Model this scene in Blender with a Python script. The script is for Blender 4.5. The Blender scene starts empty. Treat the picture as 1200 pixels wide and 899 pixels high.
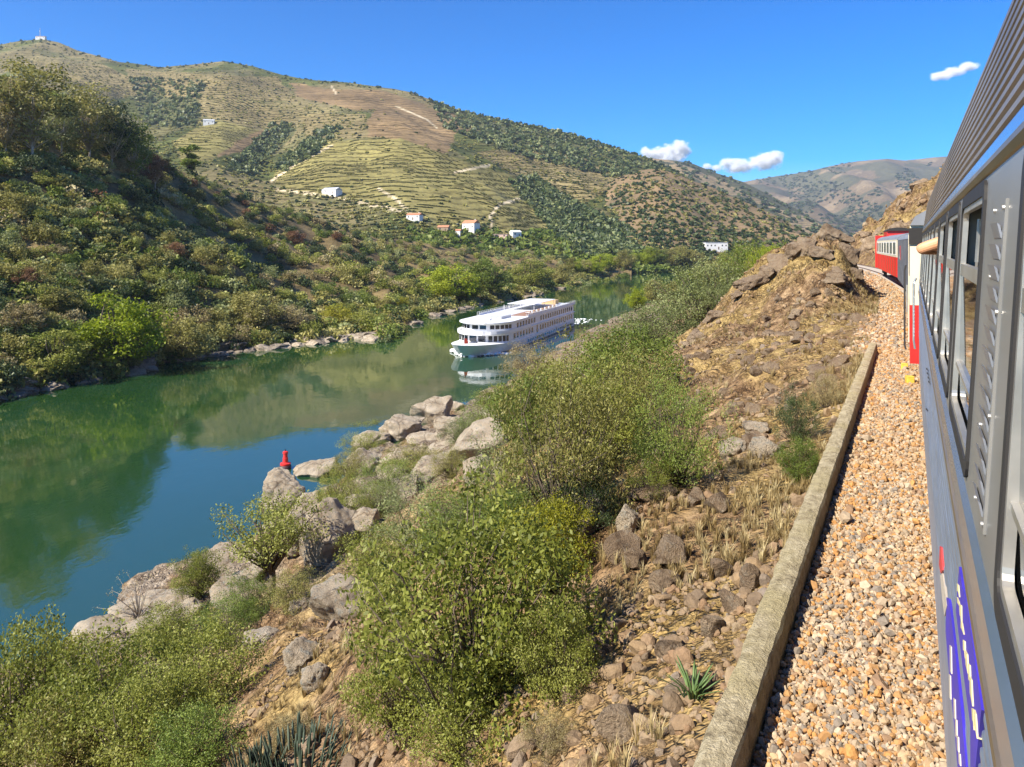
import bpy, math, random
import numpy as np
from mathutils import Vector, Matrix, noise as mnoise
R_ = math.radians
random.seed(7); RNG = np.random.default_rng(7)
scene = bpy.context.scene
COL = scene.collection

# ------------------------------------------------------------------ camera
CAM_Z = 23.0                      # metres above the river
cam_d = bpy.data.cameras.new('camera'); cam = bpy.data.objects.new('camera', cam_d); COL.objects.link(cam)
cam.location = (0, 0, CAM_Z); cam.rotation_euler = (R_(90), 0, 0)
cam_d.sensor_width = 36; cam_d.lens = 27; cam_d.shift_y = -(449.5 - 286) / 1200
cam_d.clip_start = 0.02; cam_d.clip_end = 60000
scene.camera = cam

# ------------------------------------------------------------------ sky, sun, exposure
SUN = Vector((-0.62, -0.40, 0.68)).normalized()      # towards the sun
sun_el = math.asin(SUN.z); sun_az = math.atan2(SUN.x, SUN.y)
w = bpy.data.worlds.new('World'); scene.world = w; w.use_nodes = True
nt = w.node_tree; bg = nt.nodes['Background']
sky = nt.nodes.new('ShaderNodeTexSky'); sky.sky_type = 'NISHITA'; sky.sun_disc = False
sky.sun_elevation = sun_el; sky.sun_rotation = sun_az
sky.altitude = 1500; sky.air_density = 1.0; sky.dust_density = 0.15; sky.ozone_density = 4.5
hsv = nt.nodes.new('ShaderNodeHueSaturation'); hsv.inputs['Saturation'].default_value = 1.75
hsv.inputs['Hue'].default_value = 0.511
nt.links.new(sky.outputs[0], hsv.inputs['Color']); nt.links.new(hsv.outputs[0], bg.inputs['Color'])
bg.inputs['Strength'].default_value = 0.098
sl = bpy.data.lights.new('sun', 'SUN'); sl.energy = 5.0; sl.angle = R_(0.5); sl.color = (1.0, 0.93, 0.80)
so = bpy.data.objects.new('sun', sl); COL.objects.link(so)
so.rotation_euler = SUN.to_track_quat('Z', 'Y').to_euler()
scene.view_settings.view_transform = 'Standard'; scene.view_settings.look = 'None'
scene.view_settings.exposure = 1.05; scene.view_settings.gamma = 1.0
scene.view_settings.use_curve_mapping = False
scene.cycles.max_bounces = 8; scene.cycles.volume_bounces = 3; scene.cycles.transparent_max_bounces = 8
scene.cycles.caustics_reflective = False; scene.cycles.caustics_refractive = False

# ------------------------------------------------------------------ helpers: materials
def lin(c): return (c[0], c[1], c[2], 1.0)
class NT:
    def __init__(s, name):
        s.m = bpy.data.materials.new(name); s.m.use_nodes = True; s.t = s.m.node_tree
        s.b = s.t.nodes['Principled BSDF']; s.out = s.t.nodes['Material Output']
    def n(s, typ, **kw):
        nd = s.t.nodes.new(typ)
        for k, v in kw.items():
            if k in nd.inputs.keys(): nd.inputs[k].default_value = v
            else: setattr(nd, k, v)
        return nd
    def l(s, a, b): s.t.links.new(a, b)
    def ramp(s, fac, stops, interp='LINEAR'):
        r = s.t.nodes.new('ShaderNodeValToRGB'); r.color_ramp.interpolation = interp
        e = r.color_ramp.elements
        while len(e) < len(stops): e.new(0.5)
        for el, (p, c) in zip(e, stops): el.position = p; el.color = lin(c)
        if fac is not None: s.l(fac, r.inputs['Fac'])
        return r.outputs['Color']
    def noise(s, scale, detail=4, rough=.55, vec=None, dist=0.0):
        nd = s.n('ShaderNodeTexNoise', Scale=scale, Detail=detail, Roughness=rough, Distortion=dist)
        if vec is not None: s.l(vec, nd.inputs['Vector'])
        return nd.outputs['Fac']
    def mix(s, fac, a, b, blend='MIX'):
        nd = s.t.nodes.new('ShaderNodeMix'); nd.data_type = 'RGBA'; nd.blend_type = blend
        for sock, v in ((nd.inputs[0], fac), (nd.inputs[6], a), (nd.inputs[7], b)):
            if hasattr(v, 'is_output'): s.l(v, sock)
            elif isinstance(v, (int, float)): sock.default_value = v
            else: sock.default_value = lin(v)
        return nd.outputs[2]
    def bump(s, h, strength=.5, dist=.1):
        nd = s.n('ShaderNodeBump', Strength=strength, Distance=dist); s.l(h, nd.inputs['Height'])
        s.l(nd.outputs[0], s.b.inputs['Normal']); return nd
    def pos(s): return s.t.nodes.new('ShaderNodeNewGeometry').outputs['Position']
    def objc(s): return s.t.nodes.new('ShaderNodeTexCoord').outputs['Object']
    def attr(s, name): 
        a = s.t.nodes.new('ShaderNodeAttribute'); a.attribute_name = name; return a
    def col(s, c):
        if hasattr(c, 'is_output'): s.l(c, s.b.inputs['Base Color'])
        else: s.b.inputs['Base Color'].default_value = lin(c)
    def set(s, rough=.6, metal=0., spec=.5):
        s.b.inputs['Roughness'].default_value = rough; s.b.inputs['Metallic'].default_value = metal
        s.b.inputs['Specular IOR Level'].default_value = spec

_mc = {}
def plain(name, c, rough=.6, metal=0., spec=.5, var=.12, scale=6, bump=0.0):
    """paint / metal / plaster with mild wear so nothing is perfectly flat"""
    if name in _mc: return _mc[name]
    m = NT(name); v = m.objc()
    f = m.noise(scale, 5, .6, v)
    m.col(m.ramp(f, [(.3, tuple(x * (1 - var) for x in c)), (.7, tuple(min(1, x * (1 + var)) for x in c))]))
    m.set(rough, metal, spec)
    rr = m.n('ShaderNodeMapRange'); m.l(f, rr.inputs[0]); rr.inputs[3].default_value = max(0, rough - .08); rr.inputs[4].default_value = min(1, rough + .1)
    m.l(rr.outputs[0], m.b.inputs['Roughness'])
    if bump: m.bump(m.noise(scale * 6, 4, .6, v), .4, bump)
    _mc[name] = m.m; return m.m

def leaf_mat(name, c1, c2, c3, trans=.3):
    m = NT(name); a = m.attr('tint'); oi = m.n('ShaderNodeObjectInfo')
    ad = m.n('ShaderNodeMath', operation='MULTIPLY_ADD'); m.l(oi.outputs['Random'], ad.inputs[0]); ad.inputs[1].default_value = .35
    m.l(a.outputs['Fac'], ad.inputs[2])
    su = m.n('ShaderNodeMath', operation='SUBTRACT'); m.l(ad.outputs[0], su.inputs[0]); su.inputs[1].default_value = .17
    c = m.ramp(su.outputs[0], [(.08, c1), (.5, c2), (.95, c3)])
    m.col(c); m.set(.5, 0, .3)
    tr = m.n('ShaderNodeBsdfTranslucent'); m.l(c, tr.inputs['Color'])
    mx = m.n('ShaderNodeMixShader'); mx.inputs[0].default_value = trans
    m.l(m.b.outputs[0], mx.inputs[1]); m.l(tr.outputs[0], mx.inputs[2]); m.l(mx.outputs[0], m.out.inputs['Surface'])
    return m.m

# ------------------------------------------------------------------ helpers: objects
def link(o, parent=None):
    COL.objects.link(o)
    if parent is not None: o.parent = parent
    return o
def tag(o, label=None, cat=None, group=None, kind=None):
    for k, v in (('label', label), ('category', cat), ('group', group), ('kind', kind)):
        if v is not None: o[k] = v
    return o
def empty(name, loc=(0, 0, 0), rz=0.0):
    o = bpy.data.objects.new(name, None); o.empty_display_size = .2
    o.location = loc; o.rotation_euler = (0, 0, rz); return link(o)
def mesh_np(name, V, F, mats, smooth=False, tint=None, colr=None, midx=None):
    """V (N,3), F (M,k) with constant k, or a list of such arrays"""
    Fs = F if isinstance(F, list) else [F]
    me = bpy.data.meshes.new(name); V = np.asarray(V, np.float32)
    me.vertices.add(len(V)); me.vertices.foreach_set('co', V.ravel())
    li = np.concatenate([np.asarray(f, np.int32).ravel() for f in Fs])
    tot = np.concatenate([np.full(len(f), f.shape[1], np.int32) for f in Fs])
    st = np.concatenate([[0], np.cumsum(tot)[:-1]]).astype(np.int32)
    me.loops.add(len(li)); me.loops.foreach_set('vertex_index', li)
    me.polygons.add(len(tot)); me.polygons.foreach_set('loop_start', st); me.polygons.foreach_set('loop_total', tot)
    me.polygons.foreach_set('use_smooth', np.full(len(tot), smooth))
    if midx is not None: me.polygons.foreach_set('material_index', np.asarray(midx, np.int32))
    if tint is not None:
        a = me.attributes.new('tint', 'FLOAT', 'POINT'); a.data.foreach_set('value', np.asarray(tint, np.float32))
    if colr is not None:
        a = me.attributes.new('Col', 'FLOAT_COLOR', 'POINT')
        a.data.foreach_set('color', np.hstack([colr, np.ones((len(colr), 1))]).astype(np.float32).ravel())
    me.update(calc_edges=True); me.validate()
    for m in (mats if isinstance(mats, (list, tuple)) else [mats]): me.materials.append(m)
    return me
def obj(name, me, parent=None):
    return link(bpy.data.objects.new(name, me), parent)

class MB:
    """collects hard-surface pieces and links them as ONE mesh object"""
    def __init__(s): s.v = []; s.f = []
    def add(s, vs, fs):
        o = len(s.v); s.v += [tuple(x) for x in vs]; s.f += [tuple(i + o for i in f) for f in fs]; return s
    def box(s, x0, x1, y0, y1, z0, z1, m=None):
        vs = [(x, y, z) for x in (x0, x1) for y in (y0, y1) for z in (z0, z1)]
        if m is not None: vs = [tuple(m @ Vector(q)) for q in vs]
        return s.add(vs, [(0, 1, 3, 2), (4, 6, 7, 5), (0, 4, 5, 1), (2, 3, 7, 6), (0, 2, 6, 4), (1, 5, 7, 3)])
    def tube(s, pts, rads, n=8, cap=True):
        pts = [Vector(p) for p in pts]
        if not isinstance(rads, (list, tuple)): rads = [rads] * len(pts)
        o = len(s.v); ref = None
        for i, p in enumerate(pts):
            d = (pts[min(i + 1, len(pts) - 1)] - pts[max(i - 1, 0)]).normalized()
            if ref is None: ref = Vector((1, 0, 0)) if abs(d.x) < .8 else Vector((0, 1, 0))
            a = d.cross(ref).normalized(); b = d.cross(a).normalized(); ref = -b if False else ref
            for k in range(n):
                t = 2 * math.pi * k / n; s.v.append(tuple(p + (a * math.cos(t) + b * math.sin(t)) * rads[i]))
        for i in range(len(pts) - 1):
            for k in range(n):
                k2 = (k + 1) % n; s.f.append((o + i * n + k, o + i * n + k2, o + (i + 1) * n + k2, o + (i + 1) * n + k))
        if cap:
            s.f.append(tuple(o + k for k in range(n - 1, -1, -1))); s.f.append(tuple(o + (len(pts) - 1) * n + k for k in range(n)))
        return s
    def prism(s, poly, z0, z1, close=True):
        n = len(poly); o = len(s.v)
        s.v += [(p[0], p[1], z0) for p in poly] + [(p[0], p[1], z1) for p in poly]
        s.f += [(o + i, o + (i + 1) % n, o + n + (i + 1) % n, o + n + i) for i in range(n)]
        s.f += [tuple(o + i for i in range(n - 1, -1, -1)), tuple(o + n + i for i in range(n))]
        return s
    def sweep(s, prof, x0, x1, closed=False, cap=False):
        """profile of (y,z) swept along x"""
        n = len(prof); o = len(s.v)
        s.v += [(x0, y, z) for y, z in prof] + [(x1, y, z) for y, z in prof]
        for i in range(n if closed else n - 1):
            j = (i + 1) % n; s.f.append((o + i, o + j, o + n + j, o + n + i))
        if cap: s.f += [tuple(o + i for i in range(n)), tuple(o + n + i for i in range(n - 1, -1, -1))]
        return s
    def mesh(s, name, mat, smooth=False):
        me = bpy.data.meshes.new(name); me.from_pydata(s.v, [], s.f); me.update()
        me.materials.append(mat)
        if smooth: me.polygons.foreach_set('use_smooth', [True] * len(me.polygons))
        return me
    def build(s, name, mat, parent=None, smooth=False, bevel=0.0):
        me = s.mesh(name, mat, smooth)
        import bmesh
        bm = bmesh.new(); bm.from_mesh(me); bmesh.ops.recalc_face_normals(bm, faces=bm.faces); bm.to_mesh(me); bm.free()
        o = obj(name, me, parent)
        if bevel:
            b = o.modifiers.new('bevel', 'BEVEL'); b.width = bevel; b.segments = 2; b.limit_method = 'ANGLE'
        return o

ORD = ['first', 'second', 'third', 'fourth', 'fifth', 'sixth', 'seventh', 'eighth', 'ninth', 'tenth', 'eleventh', 'twelfth',
       'thirteenth', 'fourteenth', 'fifteenth', 'sixteenth', 'seventeenth', 'eighteenth', 'nineteenth', 'twentieth'] + \
      ['twenty-' + q for q in ('first', 'second', 'third', 'fourth', 'fifth', 'sixth', 'seventh', 'eighth', 'ninth')] + ['thirtieth'] + \
      ['thirty-' + q for q in ('first', 'second', 'third', 'fourth', 'fifth', 'sixth', 'seventh', 'eighth', 'ninth')] + ['fortieth']

# ------------------------------------------------------------------ helpers: noise
_PERM = np.random.default_rng(3).permutation(4096)
def vnoise(x, y, seed=0):
    x = np.asarray(x, float) + seed * 17.31; y = np.asarray(y, float) - seed * 9.7
    xi = np.floor(x).astype(int); yi = np.floor(y).astype(int); fx = x - xi; fy = y - yi
    fx = fx * fx * (3 - 2 * fx); fy = fy * fy * (3 - 2 * fy)
    def h(a, b): return _PERM[(_PERM[a & 4095] + b * 131 + seed) & 4095] / 4095.0
    return (h(xi, yi) * (1 - fx) + h(xi + 1, yi) * fx) * (1 - fy) + (h(xi, yi + 1) * (1 - fx) + h(xi + 1, yi + 1) * fx) * fy - .5
def fbm(x, y, o=4, seed=0, g=.5):
    r = 0; a = 1.0
    for i in range(o): r = r + a * vnoise(x * 2 ** i, y * 2 ** i, seed + i); a *= g
    return r
def sstep(a, b, x):
    t = np.clip((np.asarray(x, float) - a) / (b - a), 0, 1); return t * t * (3 - 2 * t)
def rot_rand(rng, n, upright=False):
    if upright:
        t = rng.uniform(0, 2 * np.pi, n); c, s = np.cos(t), np.sin(t); z = np.zeros(n); o = np.ones(n)
        return np.stack([c, -s, z, s, c, z, z, z, o], 1).reshape(n, 3, 3)
    q = rng.normal(size=(n, 4)); q /= np.linalg.norm(q, axis=1)[:, None]; a, b, c, d = q.T
    return np.stack([a*a+b*b-c*c-d*d, 2*(b*c-a*d), 2*(b*d+a*c), 2*(b*c+a*d), a*a-b*b+c*c-d*d, 2*(c*d-a*b),
                     2*(b*d-a*c), 2*(c*d+a*b), a*a-b*b-c*c+d*d], 1).reshape(n, 3, 3)
def scatter(templates, P, S, rng, upright=False, tint=None):
    """templates: list of (V,F); P (N,3); S (N,) or (N,3) -> V, F(list), tint per vertex"""
    N = len(P); S = np.asarray(S, float); S = S[:, None] * np.ones((1, 3)) if S.ndim == 1 else S
    pick = rng.integers(0, len(templates), N); Vs = []; Fs = []; Ts = []; off = 0
    tint = rng.random(N) if tint is None else tint
    for k, (tv, tf) in enumerate(templates):
        idx = np.where(pick == k)[0]
        if not len(idx): continue
        Rm = rot_rand(rng, len(idx), upright)
        if upright: v = np.einsum('nij,nvj->nvi', Rm, tv[None] * S[idx][:, None, :])
        else: v = np.einsum('nij,vj->nvi', Rm, tv) * S[idx][:, None, :]
        v = v + P[idx][:, None, :]
        f = tf[None] + (np.arange(len(idx)) * len(tv))[:, None, None] + off
        Vs.append(v.reshape(-1, 3)); Fs.append(f.reshape(-1, tf.shape[1])); Ts.append(np.repeat(tint[idx], len(tv))); off += len(idx) * len(tv)
    return np.concatenate(Vs), Fs, np.concatenate(Ts)

# ------------------------------------------------------------------ helpers: rocks and leaves
import bmesh
def ico(sub):
    bm = bmesh.new(); bmesh.ops.create_icosphere(bm, subdivisions=sub, radius=1)
    V = np.array([v.co[:] for v in bm.verts]); F = np.array([[v.index for v in f.verts] for f in bm.faces]); bm.free(); return V, F
def rock(sub, rng, cuts=10, lo=.5, hi=.9, rough=.08, sq=(1, 1, 1)):
    V, F = ico(sub); V = V.copy()
    for _ in range(cuts):
        n = rng.normal(size=3); n /= np.linalg.norm(n); d = rng.uniform(lo, hi)
        e = V @ n - d; V -= np.where(e > 0, e, 0)[:, None] * n[None] * .96
    if rough and sub > 1:
        o = Vector(rng.uniform(-50, 50, 3)); 
        dd = np.array([mnoise.fractal(Vector(v) * 2.2 + o, 1.0, 2.1, 4) for v in V]); V *= (1 + rough * dd)[:, None]
    return V * np.array(sq), F
def leaves(rng, C, size, up=.5, out=None, asp=.5, outw=.4):
    """rhombic leaf faces at centres C"""
    n = len(C); N = rng.normal(size=(n, 3)); N /= np.linalg.norm(N, axis=1)[:, None]; N[:, 2] += up
    if out is not None: N += out * outw
    N /= np.linalg.norm(N, axis=1)[:, None]
    A = np.cross(N, rng.normal(size=(n, 3))); A /= np.linalg.norm(A, axis=1)[:, None]; B = np.cross(N, A)
    L = (size * rng.uniform(.65, 1.35, n))[:, None]
    V = np.stack([C + A * L, C + B * L * asp, C - A * L, C - B * L * asp], 1).reshape(-1, 3)
    F = np.arange(4 * n).reshape(n, 4); return V, F
def clump_points(rng, centres, radii, counts):
    """points spread through many small ellipsoidal clumps, denser towards their outside"""
    P = []; O = []
    for c, r, k in zip(centres, radii, counts):
        d = rng.normal(size=(k, 3)); d /= np.linalg.norm(d, axis=1)[:, None]
        rr = rng.random(k) ** .42
        P.append(c + d * rr[:, None] * r * np.array([1, 1, .8])); O.append(d)
    return np.concatenate(P), np.concatenate(O)
# ------------------------------------------------------------------ track-aligned ground on our side of the river
D_ = np.array([0.4606, 0.8876]); N_ = np.array([-0.8876, 0.4606])      # along the track / to its left
def dev(s):
    s = np.asarray(s, float); q = np.clip(s - 28, 0, 122); return q * q / 960 + np.clip(s - 150, 0, 30) * .20 + np.clip(s - 180, 0, None) * .10
def track(s, wl):                     # (along, left of camera line, following the curve) -> x, y
    ww = np.asarray(wl, float) + dev(s); return D_[0] * s + N_[0] * ww, D_[1] * s + N_[1] * ww
def untrack(x, y):
    s = D_[0] * x + D_[1] * y; return s, N_[0] * x + N_[1] * y - dev(s)
GR = 19.8                              # top of the ballast
ST = [(-20, [(1.1, 19.55), (2, 19.0), (3.2, 18.2), (6, 16.4), (10, 13.9), (16, 10.2), (24, 6.4), (33, 2.9), (42, .2), (50, -3), (90, -8)]),
      (8,   [(1.1, 19.55), (2, 19.1), (3.4, 18.3), (6, 16.8), (10, 14.2), (16, 10.6), (24, 6.7), (33, 3.2), (42, .2), (50, -3), (90, -8)]),
      (20,  [(1.1, 19.6), (2, 19.3), (4, 18.6), (8, 17.0), (12, 14.6), (16, 11.6), (24, 7.2), (33, 3.4), (42, .2), (50, -3), (90, -8)]),
      (34,  [(1.1, 19.8), (2, 19.6), (5, 19.0), (9, 17.9), (13, 16.0), (18, 12.0), (26, 7.2), (34, 3.2), (42, .2), (50, -3), (90, -8)]),
      (52,  [(1.1, 19.8), (2, 19.8), (6, 19.6), (10, 18.4), (14, 15.8), (20, 11.0), (28, 6.4), (35, 3.0), (42, .2), (50, -3), (90, -8)]),
      (90,  [(1.1, 19.8), (2, 19.8), (6, 19.2), (10, 17.4), (14, 14.8), (20, 11.0), (28, 6.4), (35, 3.0), (42, .2), (50, -3), (90, -8)]),
      (200, [(1.1, 19.7), (2, 19.2), (6, 16.5), (10, 13.0), (14, 10.0), (20, 7.0), (28, 4.5), (35, 2.5), (42, .2), (50, -3), (90, -8)]),
      (800, [(1.1, 19.6), (2, 19.0), (6, 16.0), (10, 13.0), (14, 10.0), (20, 7.0), (28, 4.5), (35, 2.5), (42, .2), (50, -3), (90, -8)])]
def shore_w(s): return np.interp(s, [-30, 0, 28, 49, 84, 150, 200, 400, 640, 800], [38, 39, 43, 47, 52, 51, 52, 62, 86, 96])
def bank_z(s, wl, rough=True):
    s = np.asarray(s, float) + 0 * np.asarray(wl, float); wl = np.asarray(wl, float) + 0 * s
    sw = shore_w(s); we = np.where(wl < 15, wl, 15 + (wl - 15) * 27 / (sw - 15))
    zs = np.stack([np.interp(we, [q[0] for q in pr], [q[1] for q in pr]) for _, pr in ST]); sk = np.array([q[0] for q in ST], float)
    i = np.clip(np.searchsorted(sk, s) - 1, 0, len(sk) - 2); t = np.clip((s - sk[i]) / (sk[i + 1] - sk[i]), 0, 1)
    z = np.take_along_axis(zs, i[None], 0)[0] * (1 - t) + np.take_along_axis(zs, i[None] + 1, 0)[0] * t
    g = sstep(1.35, 3.4, wl) * (1 - .25 * sstep(3.5, 6, wl)) * (1 - sstep(5.5, 15, wl))
    z = z + 4.2 * g * np.exp(-((s - 54) / 10.0) ** 2)
    # rocky cut on the far side of the line
    c = sstep(-3.6, -5.2, wl) * 1.6 + np.clip(-5 - wl, 0, 45) * .95
    z = np.where(wl < 1.05, GR - .03, z) + np.where(wl < -3, c * sstep(190, 146, s) * sstep(20, 70, s), 0)
    if rough:
        x, y = track(s, wl)
        a = sstep(1.15, 4.5, wl); a2 = sstep(-4.2, -8, wl)
        r1 = fbm(x / 7, y / 7, 4, 11); r2 = fbm(x / 1.7, y / 1.7, 4, 21)
        st_ = np.abs(fbm(x / 3.1, y / 3.1, 3, 31))
        z = z + a * (1.3 * r1 + .45 * r2 - .8 * st_ + .15) + .55 * sstep(14, 26, wl) * (np.abs(fbm(x / 5, y / 5, 4, 35)) * 3 - .8) * (1 - sstep(60, 120, s)) + a2 * (4.2 * r1 + 2.2 * r2 - 3.6 * st_)
        o = g * np.exp(-((s - 54) / 10.0) ** 2)
        z = z + o * (1.3 * r2 + 1.6 * np.floor(4 * fbm(x / 3.2 + .3 * y, y / 3.2, 3, 41)) / 4 - 1.0 * np.abs(fbm(x / 1.2, y / 1.2, 3, 43)))
    return z
def ground_at(x, y): return float(bank_z(*untrack(x, y)))
def ray(u, v): return (u - 600) / 900, (286 - v) / 900            # x/y and (z-CAM_Z)/y
def px2bank(u, v, far=300):
    a, c = ray(u, v); y = np.concatenate([np.arange(1.5, 30, .05), np.arange(30, far, .2)])
    s, wl = untrack(a * y, y); z = bank_z(s, wl); hit = np.where((CAM_Z + c * y <= z) & (wl > 1.0))[0]
    k = hit[0] if len(hit) else len(y) - 1
    return Vector((a * y[k], y[k], float(z[k])))

def bank_material():
    m = NT('dry_earth'); p = m.pos()
    n1 = m.noise(.22, 5, .6, p); n2 = m.noise(2.3, 6, .65, p); n3 = m.noise(14, 5, .7, p)
    earth = m.ramp(n2, [(.28, (.15, .092, .05)), (.48, (.31, .20, .105)), (.7, (.46, .325, .185))])
    grass = m.ramp(n3, [(.3, (.27, .19, .07)), (.55, (.45, .32, .13)), (.8, (.56, .44, .21))])
    c = m.mix(m.ramp(n1, [(.44, (0, 0, 0)), (.58, (1, 1, 1))]), earth, grass)
    sz_ = m.n('ShaderNodeSeparateXYZ'); m.l(p, sz_.inputs[0]); lowf = m.n('ShaderNodeMapRange'); m.l(sz_.outputs['Z'], lowf.inputs[0]); lowf.inputs[1].default_value = 11; lowf.inputs[2].default_value = 5
    stone = m.ramp(n3, [(.3, (.17, .13, .09)), (.5, (.38, .31, .23)), (.75, (.52, .45, .36))]); mm = m.n('ShaderNodeMath', operation='MULTIPLY'); m.l(lowf.outputs[0], mm.inputs[0]); m.l(m.ramp(n1, [(.40, (.1, .1, .1)), (.5, (1, 1, 1))]), mm.inputs[1])
    c = m.mix(mm.outputs[0], c, stone)
    # rubble: two sizes of stones bedded in the soil, each stone with its own tone
    rn = m.n('ShaderNodeTexNoise', Scale=3.0, Detail=3); m.l(p, rn.inputs['Vector']); rv_ = m.n('ShaderNodeVectorMath', operation='MULTIPLY_ADD'); m.l(rn.outputs['Color'], rv_.inputs[0]); rv_.inputs[1].default_value = (.35, .35, .35); m.l(p, rv_.inputs[2])
    hs = None
    for sc_, am in ((3.2, .85), (10.0, .8), (27.0, .7)):
        vo = m.n('ShaderNodeTexVoronoi', Scale=sc_); m.l(rv_.outputs[0], vo.inputs['Vector'])
        vd = m.n('ShaderNodeTexVoronoi', Scale=sc_); vd.feature = 'DISTANCE_TO_EDGE'; m.l(rv_.outputs[0], vd.inputs['Vector'])
        gap = m.ramp(vd.outputs['Distance'], [(.0, (.42, .38, .34)), (.10, (1, 1, 1))]); tone = m.ramp(vo.outputs['Color'], [(.15, (.62, .58, .54)), (.5, (.98, .95, .92)), (.85, (1.28, 1.26, 1.22))])
        msk = m.ramp(m.noise(.9 + sc_ * .05, 4, .6, p), [(.42, (0, 0, 0)), (.55, (am, am, am))])
        c = m.mix(msk, c, m.mix(1.0, m.mix(1.0, c, gap, 'MULTIPLY'), tone, 'MULTIPLY'))
        hh = m.n('ShaderNodeMath', operation='MULTIPLY'); m.l(m.ramp(vd.outputs['Distance'], [(.0, (0, 0, 0)), (.22, (1, 1, 1))]), hh.inputs[0]); h3 = m.n('ShaderNodeMath', operation='MULTIPLY'); m.l(hh.outputs[0], h3.inputs[0]); m.l(msk, h3.inputs[1]); hh.inputs[1].default_value = 2.0 / sc_
        if hs is None: hs = h3
        else: q = m.n('ShaderNodeMath', operation='ADD'); m.l(hs.outputs[0], q.inputs[0]); m.l(h3.outputs[0], q.inputs[1]); hs = q
    m.col(c); m.set(.95, 0, .15)
    h2 = m.n('ShaderNodeMath', operation='MULTIPLY_ADD'); m.l(n3, h2.inputs[0]); h2.inputs[1].default_value = .15; m.l(hs.outputs[0], h2.inputs[2])
    m.bump(h2.outputs[0], 1.0, .3)
    return m.m
def rock_material(name, c1, c2, c3, scale=1.0, lichen=(.30, .30, .26)):
    m = NT(name); p = m.pos(); n1 = m.noise(.8 * scale, 5, .65, p); n2 = m.noise(6 * scale, 6, .7, p); n3 = m.noise(30 * scale, 4, .7, p)
    c = m.ramp(n1, [(.3, c1), (.5, c2), (.72, c3)])
    c = m.mix(m.ramp(n2, [(.52, (0, 0, 0)), (.66, (1, 1, 1))]), c, lichen)
    wn = m.n('ShaderNodeTexNoise', Scale=1.1 * scale, Detail=4); m.l(p, wn.inputs['Vector']); va = m.n('ShaderNodeVectorMath', operation='ADD'); m.l(p, va.inputs[0]); m.l(wn.outputs['Color'], va.inputs[1])
    mpv = m.n('ShaderNodeMapping'); m.l(va.outputs[0], mpv.inputs[0]); mpv.inputs['Scale'].default_value = (.6, .6, 1.3); mpv.inputs['Rotation'].default_value = (.3, .5, .2)
    wv = m.n('ShaderNodeTexVoronoi', Scale=.62 * scale); wv.feature = 'DISTANCE_TO_EDGE'; m.l(mpv.outputs[0], wv.inputs['Vector'])
    crack = m.ramp(wv.outputs['Distance'], [(.0, (.34, .29, .25)), (.035, (1, 1, 1))])
    c = m.mix(.75, c, crack, 'MULTIPLY'); c = m.mix(.8, c, m.ramp(n3, [(.33, (.42, .38, .33)), (.46, (1, 1, 1)), (.7, (1.18, 1.16, 1.1))]), 'MULTIPLY'); m.col(c); m.set(.9, 0, .2)
    h = m.n('ShaderNodeMath', operation='ADD'); m.l(n2, h.inputs[0]); m.l(n3, h.inputs[1]); m.bump(h.outputs[0], .9, .16)
    return m.m
M_bank = bank_material()
M_granite = rock_material('granite', (.29, .225, .155), (.47, .38, .27), (.58, .50, .39))
M_schist = rock_material('schist', (.19, .13, .08), (.31, .22, .14), (.43, .33, .22), 1.4, (.35, .28, .20))
M_wetrock = rock_material('shore_rock', (.10, .08, .06), (.24, .19, .14), (.36, .30, .23), .6)

sv = np.concatenate([np.arange(-14, 22, .2), np.arange(22, 66, .33), np.arange(66, 160, .9), np.arange(160, 760, 7)])
wv = np.concatenate([np.arange(-52, -12, 1.6), np.arange(-12, -3.4, .4), [-3, 0, .9, 1.1], np.arange(1.3, 20, .17), np.arange(20, 56, .42), np.arange(56, 92, 4)])
Sg, Wg = np.meshgrid(sv, wv, indexing='ij'); Zg = bank_z(Sg, Wg); Xg, Yg = track(Sg, Wg)
idx = np.arange(Sg.size).reshape(Sg.shape)
Fg = np.stack([idx[:-1, :-1], idx[1:, :-1], idx[1:, 1:], idx[:-1, 1:]], -1).reshape(-1, 4)[:, ::-1]
tag(obj('riverbank', mesh_np('riverbank', np.stack([Xg, Yg, Zg], -1).reshape(-1, 3), Fg, M_bank, True)), kind='structure')

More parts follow.
